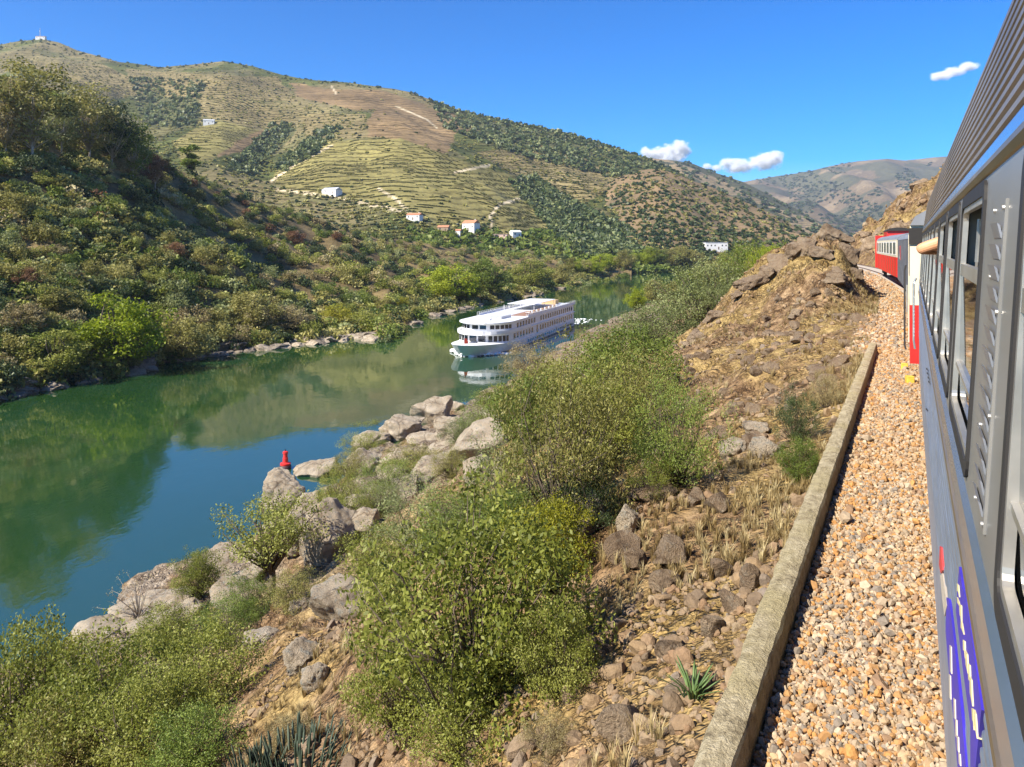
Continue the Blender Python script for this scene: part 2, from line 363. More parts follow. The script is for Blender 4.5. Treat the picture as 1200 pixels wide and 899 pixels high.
# ------------------------------------------------------------------ far side: hills as real sheets of terrain
class Hill:
    def __init__(s, cols, z0, extra=None, drop=60., power=1.0, seed=0, amp=6., feat=60.):
        c = np.array(cols, float); s.u = c[:, 0]; s.D0, s.D1, s.VR = c[:, 1], c[:, 2], c[:, 3]
        s.z0 = z0; s.extra = extra; s.drop = drop; s.power = power; s.seed = seed; s.amp = amp; s.feat = feat
    def at(s, u, p):
        u = np.asarray(u, float); p = np.asarray(p, float)
        D0 = np.interp(u, s.u, s.D0); D1 = np.interp(u, s.u, s.D1); vr = np.interp(u, s.u, s.VR)
        y = D0 + np.where(p < 0, 50 * p, (D1 - D0) * p); x = (u - 600) / 900 * y; z1 = CAM_Z + (286 - vr) / 900 * D1
        q = np.clip(p, 0, 1); z = s.z0 + (z1 - s.z0) * q ** s.power
        env = np.clip(np.minimum(q * 6, 1), 0, 1) * (.25 + .75 * np.clip((1 - q) * 5, 0, 1))
        z = z + s.amp * env * fbm(x / s.feat, y / s.feat, 5, s.seed)
        if s.extra is not None: z = z + s.extra(u, q, x, y)
        z = np.where(p > 1, z - (p - 1) * s.drop, z); z = np.where(p < 0, s.z0 + p * 90, z)
        return x, y, z
    def find(s, u, v):
        """first point of the sheet met by the sight line through (u,v); p or nan"""
        u = np.atleast_1d(np.asarray(u, float)); v = np.atleast_1d(np.asarray(v, float)); pp = np.linspace(0, 1, 160)
        U, P = np.meshgrid(u, pp, indexing='ij'); x, y, z = s.at(U, P); vp = 286 - 900 * (z - CAM_Z) / y
        ok = vp <= v[:, None]; k = ok.argmax(1); r = pp[k]; r[~ok.any(1)] = np.nan; return r
    def point(s, u, v):
        p = s.find(u, v)[0]; p = 1.0 if np.isnan(p) else p; x, y, z = s.at(u, p); return Vector((float(x), float(y), float(z)))
    def mesh(s, name, mat, nu, npp, colf=None, u0=None, u1=None, back=1.6):
        uu = np.linspace(s.u[0] if u0 is None else u0, s.u[-1] if u1 is None else u1, nu)
        pp = np.concatenate([[-.12], np.linspace(0, 1, npp) ** 1.0, np.linspace(1.05, back, 8)])
        U, P = np.meshgrid(uu, pp, indexing='ij'); x, y, z = s.at(U, P); V = np.stack([x, y, z], -1).reshape(-1, 3)
        i = np.arange(U.size).reshape(U.shape)
        F = np.stack([i[:-1, :-1], i[1:, :-1], i[1:, 1:], i[:-1, 1:]], -1).reshape(-1, 4)
        c = None
        if colf is not None:
            vp = 286 - 900 * (z - CAM_Z) / y; c = colf(U.ravel(), vp.ravel(), V)
        return tag(obj(name, mesh_np(name, V, F, mat, True, colr=c)), kind='structure')

def inpoly(u, v, poly):
    r = np.zeros(np.shape(u), bool); n = len(poly)
    for i in range(n):
        x0, y0 = poly[i]; x1, y1 = poly[(i + 1) % n]
        if y0 == y1: continue
        c = ((y0 > v) != (y1 > v)) & (u < (x1 - x0) * (v - y0) / (y1 - y0) + x0); r ^= c
    return r
def seg_dist(u, v, pl):
    d = np.full(np.shape(u), 1e9)
    for (x0, y0), (x1, y1) in zip(pl[:-1], pl[1:]):
        L = (x1 - x0) ** 2 + (y1 - y0) ** 2; t = np.clip(((u - x0) * (x1 - x0) + (v - y0) * (y1 - y0)) / L, 0, 1)
        d = np.minimum(d, np.hypot(u - x0 - t * (x1 - x0), v - y0 - t * (y1 - y0)))
    return d

# -- the scrub slope straight across the river
SH_V = [(-260, 570), (-150, 530), (0, 470), (60, 457), (100, 449), (150, 440), (200, 426), (300, 411), (380, 402), (430, 397), (455, 404), (470, 388), (500, 374), (540, 363), (600, 352), (640, 345), (660, 338), (700, 331), (740, 325)]
RG_A = [(-260, 220, 20), (-150, 235, 45), (0, 262, 100), (60, 275, 118), (130, 292, 150), (200, 325, 205), (260, 355, 228), (320, 385, 247), (400, 425, 270), (480, 475, 285), (560, 515, 297), (620, 545, 305), (680, 600, 314), (740, 640, 318)]
uA = sorted(set([q[0] for q in SH_V] + [q[0] for q in RG_A]))
colsA = [(u, 900 * CAM_Z / (np.interp(u, *zip(*SH_V)) - 286), np.interp(u, [q[0] for q in RG_A], [q[1] for q in RG_A]), np.interp(u, [q[0] for q in RG_A], [q[2] for q in RG_A])) for u in uA]
def exA(u, p, x, y):
    pc = np.interp(u, [-100, 90, 200, 330, 430, 560], [.98, .86, .66, .50, .34, .2]); k = sstep(-60, 60, u) * sstep(560, 400, u)
    e = 5.5 * np.exp(-((p - pc) / .09) ** 2) - 7.5 * np.exp(-((p - pc - .2) / .11) ** 2)
    return k * e * np.clip((1 - p) * 4, 0, 1) + 2.2 * np.clip(p * 14, 0, 1) + 2.5 * fbm(x / 16, y / 16, 3, 77) * np.clip(p * 8, 0, 1) * np.clip((1 - p) * 6, .2, 1)
HA = Hill(colsA, -1.2, exA, 50, 1.05, 5, 10, 60)

# -- the big vineyard hill behind it
colsB = [(-320, 520, 1750, 90), (-200, 520, 1750, 75), (-100, 520, 1700, 62), (0, 520, 1700, 51), (25, 520, 1700, 45), (48, 520, 1700, 42), (70, 520, 1690, 47), (90, 520, 1680, 56), (140, 520, 1650, 72), (190, 520, 1620, 80),
         (215, 520, 1600, 77), (260, 520, 1600, 72), (300, 530, 1580, 78), (330, 530, 1560, 86), (400, 540, 1500, 96), (480, 550, 1470, 108), (540, 560, 1440, 128), (600, 570, 1400, 140),
         (660, 580, 1380, 152), (720, 600, 1360, 172), (770, 620, 1340, 193), (800, 640, 1320, 208), (850, 660, 1300, 236), (900, 680, 1280, 256), (950, 700, 1250, 276), (1010, 720, 1200, 292)]
def exB(u, p, x, y):
    b = np.clip(4 * p * (1 - p), 0, 1)
    e = 34 * np.exp(-((u - 495) / 125) ** 2) * np.exp(-((p - .28) / .26) ** 2) - 26 * np.exp(-((u - 655 + 60 * p) / 45) ** 2) * np.exp(-((p - .25) / .25) ** 2)
    e = e - 26 * np.exp(-((u - 300 - 40 * p) / 45) ** 2) * np.exp(-((p - .4) / .3) ** 2) + 22 * np.exp(-((u - 245) / 60) ** 2) * np.exp(-((p - .75) / .2) ** 2)
    e = e - 20 * np.exp(-((u - 140 - 60 * p) / 60) ** 2) * np.exp(-((p - .7) / .25) ** 2)
    return e * b + 4 * fbm(x / 40, y / 40, 3, 55) * b - 7.2 * sstep(655, 715, u) * (1 - sstep(0, .12, p))
HB = Hill(colsB, 8, exB, 220, 1.12, 9, 40, 260)

# -- the rounded scrub hill in front of it, right of the gully
colsC = [(620, 640, 800, 296), (660, 640, 900, 268), (690, 640, 960, 238), (720, 640, 990, 212), (750, 640, 1000, 200), (775, 640, 1000, 199), (800, 640, 1000, 206), (850, 650, 990, 226), (900, 660, 980, 249), (945, 680, 970, 273), (990, 700, 960, 292), (1040, 720, 940, 304)]
HC = Hill(colsC, 4, lambda u, p, x, y: 3 * fbm(x / 30, y / 30, 3, 15) * np.clip(p * 6, 0, 1), 120, .85, 13, 14, 120)
# -- two more ridges, then the mountain at the head of the valley
colsD = [(700, 1500, 2700, 200), (760, 1500, 2700, 184), (790, 1500, 2700, 187), (812, 1500, 2700, 191), (840, 1500, 2700, 203), (870, 1500, 2650, 213), (900, 1500, 2600, 228), (925, 1500, 2550, 240), (955, 1500, 2500, 258), (1000, 1500, 2400, 277), (1060, 1500, 2300, 300)]
HD = Hill(colsD, 4, lambda u, p, x, y: 14 * fbm(x / 120, y / 120, 4, 19) * np.clip(4 * p * (1 - p), 0, 1), 300, .9, 17, 40, 300)
colsE = [(760, 3000, 5600, 225), (840, 3000, 5600, 219), (880, 3000, 5600, 212), (920, 3000, 5600, 206), (960, 3000, 5600, 198), (985, 3000, 5600, 193), (1005, 3000, 5600, 189), (1040, 3000, 5600, 186), (1060, 3000, 5600, 188), (1090, 3000, 5600, 185), (1130, 3000, 5600, 182), (1200, 3000, 5600, 190), (1250, 3000, 5600, 186)]
def exE(u, p, x, y):
    b = np.clip(4 * p * (1 - p), 0, 1)
    r = 0
    for uc, k, wd, am in ((930, 120, 26, 110), (1010, 150, 30, 150), (1075, 110, 26, 110), (880, 60, 20, 60)):
        r = r + am * np.exp(-((u - uc + k * (p - .5)) / wd) ** 2)
    return b * (r - 90) + 45 * b * fbm(x / 300, y / 300, 6, 23) + 14 * b * np.abs(fbm(x / 90, y / 140, 4, 29))
HE = Hill(colsE, 0, exE, 500, .95, 25, 90, 900)

def hill_material(name, terr=True, scr=1.0):
    m = NT(name); p = m.pos(); a = m.attr('Col'); n1 = m.noise(.03 * scr, 5, .65, p); n2 = m.noise(.22 * scr, 5, .7, p)
    c = m.mix(.75, a.outputs['Color'], m.ramp(n2, [(.3, (.62, .62, .60)), (.7, (1.3, 1.28, 1.2))]), 'MULTIPLY')
    c = m.mix(.5, c, m.ramp(n1, [(.3, (.7, .72, .66)), (.7, (1.25, 1.2, 1.15))]), 'MULTIPLY')
    if terr:       # terrace risers: dark lines that follow the contours
        sx = m.n('ShaderNodeSeparateXYZ'); m.l(p, sx.inputs[0])
        ad = m.n('ShaderNodeMath', operation='MULTIPLY_ADD'); m.l(n1, ad.inputs[0]); ad.inputs[1].default_value = 15; m.l(sx.outputs['Z'], ad.inputs[2])
        dv = m.n('ShaderNodeMath', operation='DIVIDE'); m.l(ad.outputs[0], dv.inputs[0]); dv.inputs[1].default_value = 5.6
        fr = m.n('ShaderNodeMath', operation='FRACT'); m.l(dv.outputs[0], fr.inputs[0])
        band = m.ramp(fr.outputs[0], [(.0, (.40, .39, .34)), (.20, (.46, .44, .38)), (.36, (1.08, 1.07, 1.0)), (.92, (1.18, 1.15, 1.06)), (1, (.45, .42, .36))])
        n3 = m.noise(.008, 3, .5, p); c = m.mix(m.ramp(n3, [(.33, (.2, .2, .2)), (.55, (.9, .9, .9))]), c, m.mix(1.0, c, band, 'MULTIPLY'))
    m.col(c); m.set(.95, 0, .1); m.bump(n2, .8, 1.2 / scr); return m.m

VINE = [[(325, 205), (385, 165), (470, 162), (560, 195), (640, 215), (612, 232), (580, 240), (572, 262), (535, 262), (470, 245), (440, 238), (345, 226), (322, 214)],
        [(585, 240), (615, 236), (640, 258), (668, 285), (640, 290), (580, 268)], [(205, 168), (250, 140), (300, 150), (250, 190), (215, 190)]]
TERR = [[(640, 170), (730, 200), (700, 235), (670, 245), (600, 205), (560, 180)], [(150, 82), (330, 92), (345, 118), (240, 118), (160, 110)], [(350, 132), (430, 135), (445, 160), (360, 165)], [(235, 115), (300, 120), (345, 140), (300, 148), (235, 135)], [(20, 70), (120, 75), (190, 110), (120, 120)], [(600, 195), (690, 205), (690, 240), (640, 215)]]
BROWN = [[(440, 124), (520, 126), (560, 152), (520, 162), (430, 160)], [(345, 100), (450, 106), (505, 124), (420, 130), (345, 112)], [(450, 160), (545, 148), (525, 180), (470, 178)], [(290, 150), (330, 150), (300, 175), (240, 190)]]
WOOD = [[(500, 110), (560, 132), (620, 142), (700, 165), (800, 208), (790, 222), (700, 205), (620, 186), (575, 172), (520, 150)], [(596, 214), (628, 206), (650, 226), (720, 262), (770, 295), (690, 305), (655, 282), (632, 255)],
        [(265, 200), (318, 146), (348, 148), (296, 208)], [(325, 192), (380, 150), (402, 150), (372, 180), (330, 205)], [(150, 90), (240, 95), (230, 150), (170, 150)], [(800, 205), (1000, 290), (1000, 320), (780, 320)]]
ROADS = [([(444, 221), (462, 232), (478, 247)], 1.5), ([(607, 233), (585, 240), (574, 254), (577, 268)], 1.6), ([(533, 202), (556, 197), (573, 194)], 1.6), ([(318, 212), (350, 190), (388, 171)], 1.4), ([(325, 222), (400, 232), (480, 250)], 1.5), ([(388, 100), (394, 110)], 1.0), ([(465, 125), (500, 140), (512, 150)], .8)]
def colB(u, v, V):
    n = fbm(V[:, 0] / 90, V[:, 1] / 90, 4, 61); uu = u + 9 * n; vv = v + 5 * n
    base = np.array([.135, .128, .062]) + (n[:, None] > .12) * np.array([-.05, -.03, -.03]) + (n[:, None] < -.15) * np.array([.05, .03, .02])
    c = base * np.ones((len(u), 1))
    for P in WOOD: c[inpoly(uu, vv, P)] = (.10, .105, .05)
    for P in TERR: c[inpoly(uu, vv, P)] = (.20, .165, .085)
    for P in BROWN: c[inpoly(uu, vv, P)] = (.215, .152, .085)
    for P in VINE: c[inpoly(uu, vv, P)] = (.20, .178, .072)
    for pl, wd in ROADS: c[seg_dist(u, v, pl) < wd] = (.52, .44, .32)
    return c * (1 + .5 * fbm(V[:, 0] / 60, V[:, 1] / 60, 3, 67))[:, None]
def colC(u, v, V):
    n = fbm(V[:, 0] / 50, V[:, 1] / 50, 4, 71)[:, None]; return np.array([.20, .145, .085]) + n * np.array([.10, .06, .03])
def colD(u, v, V):
    n = fbm(V[:, 0] / 160, V[:, 1] / 160, 4, 81); c = np.where((n > -.02)[:, None], np.array([.08, .085, .05]), np.array([.27, .21, .13])); return c
def colE(u, v, V):
    n = fbm(V[:, 0] / 420, V[:, 1] / 420, 5, 91); n2 = fbm(V[:, 0] / 260, V[:, 1] / 900, 3, 95); n = n + .55 * fbm(V[:, 0] / 110, V[:, 1] / 220, 4, 97)
    c = np.where((n + .5 * n2 > -.02)[:, None], np.array([.085, .085, .052]), np.array([.165, .125, .08])); c[(n < -.34)] = (.24, .185, .12)
    return c * (1 + .4 * n2)[:, None]
def colA(u, v, V):
    n = fbm(V[:, 0] / 14, V[:, 1] / 14, 4, 51)[:, None]; return np.array([.16, .12, .06]) + n * np.array([.12, .09, .04])
M_hill = hill_material('terraced_hillside'); M_scrubhill = hill_material('scrub_hillside', False, 1.6); M_far = hill_material('far_mountain', True, .25)
HA.mesh('near_hillside', M_scrubhill, 260, 90, colA); HB.mesh('vineyard_hill', M_hill, 620, 260, colB); HC.mesh('scrub_hill', M_scrubhill, 180, 70, colC)
HD.mesh('far_ridge', M_far, 160, 60, colD); HE.mesh('far_mountain', M_far, 320, 150, colE, back=1.15)

# ------------------------------------------------------------------ river and the land under everything
m = NT('river_water'); p = m.pos()
mp = m.n('ShaderNodeMapping'); m.l(p, mp.inputs[0]); mp.inputs['Scale'].default_value = (1, .55, 1); mp.inputs['Rotation'].default_value = (0, 0, .3)
n1 = m.noise(.55, 4, .6, mp.outputs[0]); n2 = m.noise(.05, 3, .5, p)
sc = m.n('ShaderNodeMath', operation='MULTIPLY'); m.l(n1, sc.inputs[0])
rp = m.ramp(n2, [(.42, (.25, .25, .25)), (.62, (1, 1, 1))]); m.l(rp, sc.inputs[1])
m.bump(sc.outputs[0], .038, .5); m.col(m.ramp(n2, [(.3, (.016, .050, .010)), (.7, (.017, .054, .022))])); m.set(.035, 0, .5); m.b.inputs['IOR'].default_value = 2.35
M_water = m.m
me = mesh_np('river', [(-900, -300, 0), (900, -300, 0), (1400, 1500, 0), (-900, 1500, 0)], np.array([[0, 1, 2, 3]]), M_water)
tag(obj('river', me), kind='structure')
gm = NT('valley_floor'); gm.col(gm.ramp(gm.noise(.02, 5, .6, gm.pos()), [(.3, (.10, .09, .05)), (.7, (.26, .2, .12))])); gm.set(.95, 0, .1)
g = 0
tag(obj('ground', mesh_np('ground', [(-2590, -390, -12), (4690, -390, -12), (4690, 6880, -12), (-2590, 6880, -12)], np.array([[0, 1, 2, 3]]), gm.m)), kind='structure')
# ------------------------------------------------------------------ ballast, wall, rails
def ballast_mat():
    m = NT('ballast_stone'); a = m.attr('tint'); p = m.pos(); n = m.noise(30, 4, .6, p)
    c = m.ramp(a.outputs['Fac'], [(.0, (.23, .19, .15)), (.18, (.35, .27, .185)), (.34, (.38, .21, .085)), (.46, (.43, .30, .175)), (.58, (.46, .235, .08)), (.66, (.46, .36, .25)), (.78, (.27, .17, .10)), (.9, (.41, .28, .16)), (1, (.30, .25, .195))], 'CONSTANT')
    c = m.mix(.6, c, m.ramp(n, [(.3, (.7, .68, .66)), (.7, (1.2, 1.18, 1.12))]), 'MULTIPLY'); m.col(c); m.set(.85, 0, .25); m.bump(n, .6, .01); return m.m
M_ballast = ballast_mat()
bb = NT('ballast_bed'); vo = bb.n('ShaderNodeTexVoronoi', Scale=16); bb.l(bb.pos(), vo.inputs['Vector'])
bb.col(bb.ramp(vo.outputs['Color'], [(.2, (.22, .15, .09)), (.5, (.40, .28, .17)), (.8, (.48, .38, .28))])); bb.set(.95, 0, .1); bb.bump(vo.outputs['Distance'], 1, .05)
ss = np.concatenate([np.arange(-10, 60, .5), np.arange(60, 170, 1.5)]); ww = np.array([-5.0, -3.4, -2.6, .3, .8, 1.05, 2.2])
S2, W2 = np.meshgrid(ss, ww, indexing='ij'); x, y = track(S2, W2)
z = np.interp(W2, [-5, -3.4, -2.6, .3, 1.05, 2.2], [GR, GR + .05, GR + .1, GR + .06, GR + .0, GR - .35]); z = np.where((S2 < 25.3) & (W2 > 1.0), GR - 1.6, z)
i2 = np.arange(S2.size).reshape(S2.shape); F2 = np.stack([i2[:-1, :-1], i2[1:, :-1], i2[1:, 1:], i2[:-1, 1:]], -1).reshape(-1, 4)[:, ::-1]
tag(obj('track_bed', mesh_np('track_bed', np.stack([x, y, z], -1).reshape(-1, 3), F2, bb.m, True)), kind='structure')
def bed_z(wl): return np.interp(wl, [-5, -3.4, -2.6, .3, 1.05, 2.2], [GR, GR + .05, GR + .1, GR + .06, GR + .0, GR - .35])

rng = np.random.default_rng(5)
T1 = [rock(2, rng, 12, .45, .8, 0, (1, .8, .65)) for _ in range(5)]; T0 = [rock(1, rng, 7, .5, .85, 0, (1, .8, .65)) for _ in range(8)]
def stones(n, s0, s1, T, size, w0=-.55, w1=.86, cl=.7):
    s = rng.uniform(s0, s1, n); wl = rng.uniform(w0, w1, n); x, y = track(s, wl)
    sz = size * rng.lognormal(0, .38, n); z = bed_z(wl) + sz * rng.uniform(-.2, cl, n)
    # patches of rusty and of pale stone, as tipped
    pt = fbm(x / .7, y / .7, 3, 9); t = np.clip(rng.random(n) * .8 + .3 * pt + .1, 0, .999)
    return scatter(T, np.stack([x, y, z], 1), sz, rng, tint=t)
def stuff_mesh(name, parts, mat, parent=None):
    V = []; F = []; T = []; off = 0
    for v, f, t in parts:
        V.append(v); F += [q + off for q in f]; T.append(t); off += len(v)
    return obj(name, mesh_np(name, np.concatenate(V), F, mat, False, tint=np.concatenate(T)), parent)
parts = [stones(11500, 1.6, 5.5, T1, .021), stones(14500, 5.5, 12, T0, .0225), stones(16000, 12, 26, T0, .028),
         stones(9000, 25.5, 60, T0, .05, -.55, 1.9), stones(4000, 60, 130, T0, .07, -.6, 1.7)]
tag(stuff_mesh('track_ballast', parts, M_ballast), 'loose tan, orange and grey crushed stone beside the train', 'ballast', kind='stuff')

# low stone kerb wall between the ballast and the slope
def wall_mat():
    m = NT('lichen_stone'); p = m.objc(); n1 = m.noise(1.1, 5, .6, p); n2 = m.noise(9, 6, .72, p); n3 = m.noise(45, 4, .7, p)
    c = m.ramp(n2, [(.32, (.19, .15, .09)), (.5, (.43, .355, .22)), (.68, (.56, .48, .32))])
    c = m.mix(m.ramp(n1, [(.45, (0, 0, 0)), (.62, (.7, .7, .7))]), c, (.40, .33, .17)); m.col(c); m.set(.95, 0, .1)
    h = m.n('ShaderNodeMath', operation='ADD'); m.l(n2, h.inputs[0]); m.l(n3, h.inputs[1]); m.bump(h.outputs[0], 1, .035); return m.m
ws = np.arange(1.0, 25.31, .07); prof = [(.87, -.35), (.87, .10), (.885, .225), (.90, .25), (.945, .262), (.99, .266), (1.04, .262), (1.085, .25), (1.105, .22), (1.11, .08), (1.11, -.9)]
Vw = []
for k, s in enumerate(ws):
    for j, (a, b) in enumerate(prof):
        e = float(vnoise(s * 2.3, j * .9, 3)) * .012 + float(vnoise(s * 8, j * 2.1, 4)) * .016
        lo = (.02 if 2 <= j <= 8 else 0); x, y = track(s, a + e * .8); Vw.append((x, y, GR + b + e * (1 if 2 <= j <= 8 else 0) - lo * 0 - (.05 * max(0, float(vnoise(s * .9, 7, 8))) if 2 <= j <= 8 else 0)))
npf = len(prof); iw = np.arange(len(Vw)).reshape(len(ws), npf)
Fw = [np.stack([iw[:-1, :-1], iw[1:, :-1], iw[1:, 1:], iw[:-1, 1:]], -1).reshape(-1, 4)]
caps = np.array([list(iw[0]), list(iw[-1][::-1])]); Fw.append(caps)
wo = obj('kerb_wall', mesh_np('kerb_wall', Vw, Fw, wall_mat(), False)); tag(wo, 'low lichen-stained stone wall running along the edge of the ballast', 'wall')

# rails and sleepers (seen only where the line bends away ahead)
tr = empty('railway_track', (*[float(q) for q in track(60, -1.6)], GR)); tag(tr, 'railway track curving left ahead of the red coach', 'railway track')
M_rail = plain('rail_steel', (.20, .12, .08), .55, .6); M_sleep = plain('sleeper_concrete', (.30, .26, .22), .9)
def rel(o, parent):            # keep world placement under a moved root
    o.parent = parent; o.matrix_parent_inverse = Matrix.Translation(-Vector(parent.location)); return o
for off in (-.77, -2.45):
    b = MB(); pts = []
    for s in np.arange(-8, 175, 3): x, y = track(s, off); pts.append((float(x), float(y), GR + .24))
    b.tube(pts, .05, 6); rel(b.build('rail', M_rail), tr)
b = MB()
for s in np.arange(20, 170, .65):
    x0, y0 = track(s, -.3); x1, y1 = track(s, -2.9); b.tube([(float(x0), float(y0), GR + .1), (float(x1), float(y1), GR + .1)], .09, 4)
tag(rel(b.build('sleepers', M_sleep), tr), kind='stuff')

# ------------------------------------------------------------------ silver coach
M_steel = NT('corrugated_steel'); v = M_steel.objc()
M_steel.col(M_steel.ramp(M_steel.noise(1.5, 6, .65, v), [(.3, (.29, .35, .46)), (.7, (.44, .50, .60))])); M_steel.set(.36, .75, .5); M_steel.b.inputs['Roughness'].default_value = .38  # steel base tinted blue: sky reflection is painted into the colour
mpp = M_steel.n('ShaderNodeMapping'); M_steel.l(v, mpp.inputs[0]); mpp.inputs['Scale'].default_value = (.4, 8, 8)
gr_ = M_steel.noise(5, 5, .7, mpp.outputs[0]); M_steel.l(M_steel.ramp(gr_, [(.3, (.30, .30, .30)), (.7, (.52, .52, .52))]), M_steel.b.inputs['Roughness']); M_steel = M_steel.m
M_roofsteel = plain('weathered_roof_steel', (.36, .31, .27), .45, .6, .5, .25, 1.2)
M_panel = plain('grey_paint_panel', (.27, .26, .24), .36, .35, .5, .12, 3)
M_band = plain('polished_band', (.34, .44, .60), .22, .85, .5, .08, 2)  # blue in this base colour stands in for reflected sky
M_belt = plain('bronze_trim', (.22, .165, .10), .4, .5, .5, .2, 4)
M_rubber = plain('black_rubber', (.025, .023, .022), .6, 0, .4)
M_alu = plain('aluminium', (.56, .53, .47), .35, .8, .5, .12, 8)
M_slat = plain('louvre_paint', (.30, .31, .34), .35, .5); M_dark = plain('coach_interior', (.02, .018, .017), .8)
M_glass = NT('window_glass'); M_glass.col((.012, .012, .011)); M_glass.set(.03, 0, .9); M_glass.b.inputs['IOR'].default_value = 1.9; M_glass = M_glass.m
M_screw = plain('bright_screw', (.55, .53, .49), .35, .8)
M_under = plain('underframe', (.035, .032, .03), .8)
ANG = math.atan2(D_[1], D_[0])
coach = empty('passenger_coach', (0, 0, GR), ANG); tag(coach, 'stainless steel passenger coach with ribbed roof filling the right edge of the photo', 'train coach')
X0, X1 = -9.0, 15.6; WS = -.138; LEAN = .058; ZB = 2.40
def skin(z): return WS - LEAN * max(0.0, z - ZB)
def onskin(x, z, o=0.0): return Vector((x, skin(z) + o, z))
# body core (dark box inside so that open windows look into a dim coach)
MB().sweep([(-.95, .95), (-.95, 3.42), (-2.78, 3.42), (-2.78, .95)], X0 + .1, X1 - .1, True, True).build('compartment', M_dark, coach)
# lower side: smooth skirt, then fine ribs, belt trim, polished band
prof = [(-1.4, .93), (WS - .03, .93), (WS, .96), (WS, 1.52)]
zz = 1.54
while zz < 2.30: prof += [(WS, zz), (WS + .007, zz + .012), (WS + .007, zz + .034), (WS, zz + .046)]; zz += .062
prof += [(WS, 2.325)]
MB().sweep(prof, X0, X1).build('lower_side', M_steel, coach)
MB().sweep([(WS, 2.325), (WS + .016, 2.332), (WS + .016, 2.365), (WS, 2.372)], X0, X1).build('belt_trim', M_belt, coach)
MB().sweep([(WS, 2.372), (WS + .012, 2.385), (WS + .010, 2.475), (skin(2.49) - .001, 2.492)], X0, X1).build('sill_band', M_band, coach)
# roof: gutter, polished band, ribs, crown
MB().sweep([(skin(3.395), 3.392), (skin(3.4) + .006, 3.396), (skin(3.42) + .014, 3.412), (skin(3.43) + .012, 3.428), (skin(3.44), 3.436)], X0, X1).build('gutter', M_belt, coach)
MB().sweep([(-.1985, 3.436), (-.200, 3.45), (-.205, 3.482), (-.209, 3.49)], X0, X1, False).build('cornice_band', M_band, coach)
pr = []
for k in range(10):
    z0 = 3.492 + .044 * k; y0 = -.212 - .0066 * k
    pr += [(y0, z0), (y0 + .009, z0 + .006), (y0 + .009, z0 + .020), (y0 - .004, z0 + .028)]
y0, z0 = pr[-1]
MB().sweep(pr + [(y0 - .012, z0 + .05), (y0 - .06, z0 + .13), (y0 - .3, z0 + .28), (y0 - .8, z0 + .38), (-1.9, z0 + .38), (-2.4, z0 + .25), (-2.75, z0 - .1), (-2.85, 3.42)], X0, X1).build('ribbed_roof', M_roofsteel, coach)
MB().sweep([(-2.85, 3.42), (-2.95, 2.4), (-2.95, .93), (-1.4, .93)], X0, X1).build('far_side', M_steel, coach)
for xe, nm in ((X1, 'end_wall'), (X0, 'end_wall')):
    e = MB(); ring = [(-.14, .93), (-.14, 2.4), (-.2, 3.45), (-.285, 3.92), (-.37, 4.03), (-.6, 4.16), (-1.1, 4.26), (-1.9, 4.26), (-2.4, 4.1), (-2.74, 3.8), (-2.85, 3.4), (-2.95, 2.4), (-2.95, .93)]
    e.sweep([(yy + .004 if yy > -1 else yy, q) for yy, q in ring], xe - .05, xe + .003, True, True); e.build(nm, M_panel, coach)
# window openings along the side, measured from the nearest frame edge
WIN = [(.62, 1.70)] + [(2.55 + 1.3 * k, 3.60 + 1.3 * k) for k in range(10)] + [(-.72, .34), (-2.1, -1.0), (-3.4, -2.35)]
WIN = [q for q in WIN if q[1] < X1 - .2]; ZW0, ZW1, ZMID = 2.53, 3.375, 3.10
pan = MB(); xs = sorted(WIN); cur = X0
def slab(mb, x0, x1, z0, z1, o=0.0, th=.06):
    a = [onskin(x0, z0, o), onskin(x1, z0, o), onskin(x1, z1, o), onskin(x0, z1, o)]; b = [q - Vector((0, th, 0)) for q in a]
    mb.add(a + b, [(0, 1, 2, 3), (7, 6, 5, 4), (0, 4, 5, 1), (1, 5, 6, 2), (2, 6, 7, 3), (3, 7, 4, 0)])
for x0, x1 in xs: slab(pan, cur, x0, 2.478, 3.40); slab(pan, x0, x1, 2.478, ZW0); slab(pan, x0, x1, ZW1, 3.40); cur = x1
slab(pan, cur, X1, 2.478, 3.40); pan.build('window_panel', M_panel, coach)
def vslab(mb, x0, x1, z0, z1, o):
    zc = (z0 + z1) / 2; P = [(x, skin(zc) + o - .02 * (z - zc) - t_, z) for t_ in (0, .008) for x, z in ((x0, z0), (x1, z0), (x1, z1), (x0, z1))]; mb.add(P, [(0, 1, 2, 3), (7, 6, 5, 4), (0, 4, 5, 1), (1, 5, 6, 2), (2, 6, 7, 3), (3, 7, 4, 0)])
def rrect(x0, x1, z0, z1, r, n=4):
    P = []
    for cx, cz, a0 in ((x1 - r, z1 - r, 0), (x0 + r, z1 - r, 90), (x0 + r, z0 + r, 180), (x1 - r, z0 + r, 270)):
        for k in range(n + 1): a = R_(a0 + 90 * k / n); P.append((cx + r * math.cos(a), cz + r * math.sin(a)))
    return P
def ring(mb, outer, inner, o0, o1):
    """frame between two outlines, standing out of the skin from o0 to o1"""
    n = len(outer); b = len(mb.v)
    for P, o in ((outer, o0), (outer, o1), (inner, o1), (inner, o0)): mb.v += [tuple(onskin(x, z, o)) for x, z in P]
    for a in range(3):
        for i in range(n): j = (i + 1) % n; mb.f.append((b + a * n + i, b + a * n + j, b + (a + 1) * n + j, b + (a + 1) * n + i))
open_top = {2.55, 3.85, 5.15, 6.45, 9.05}
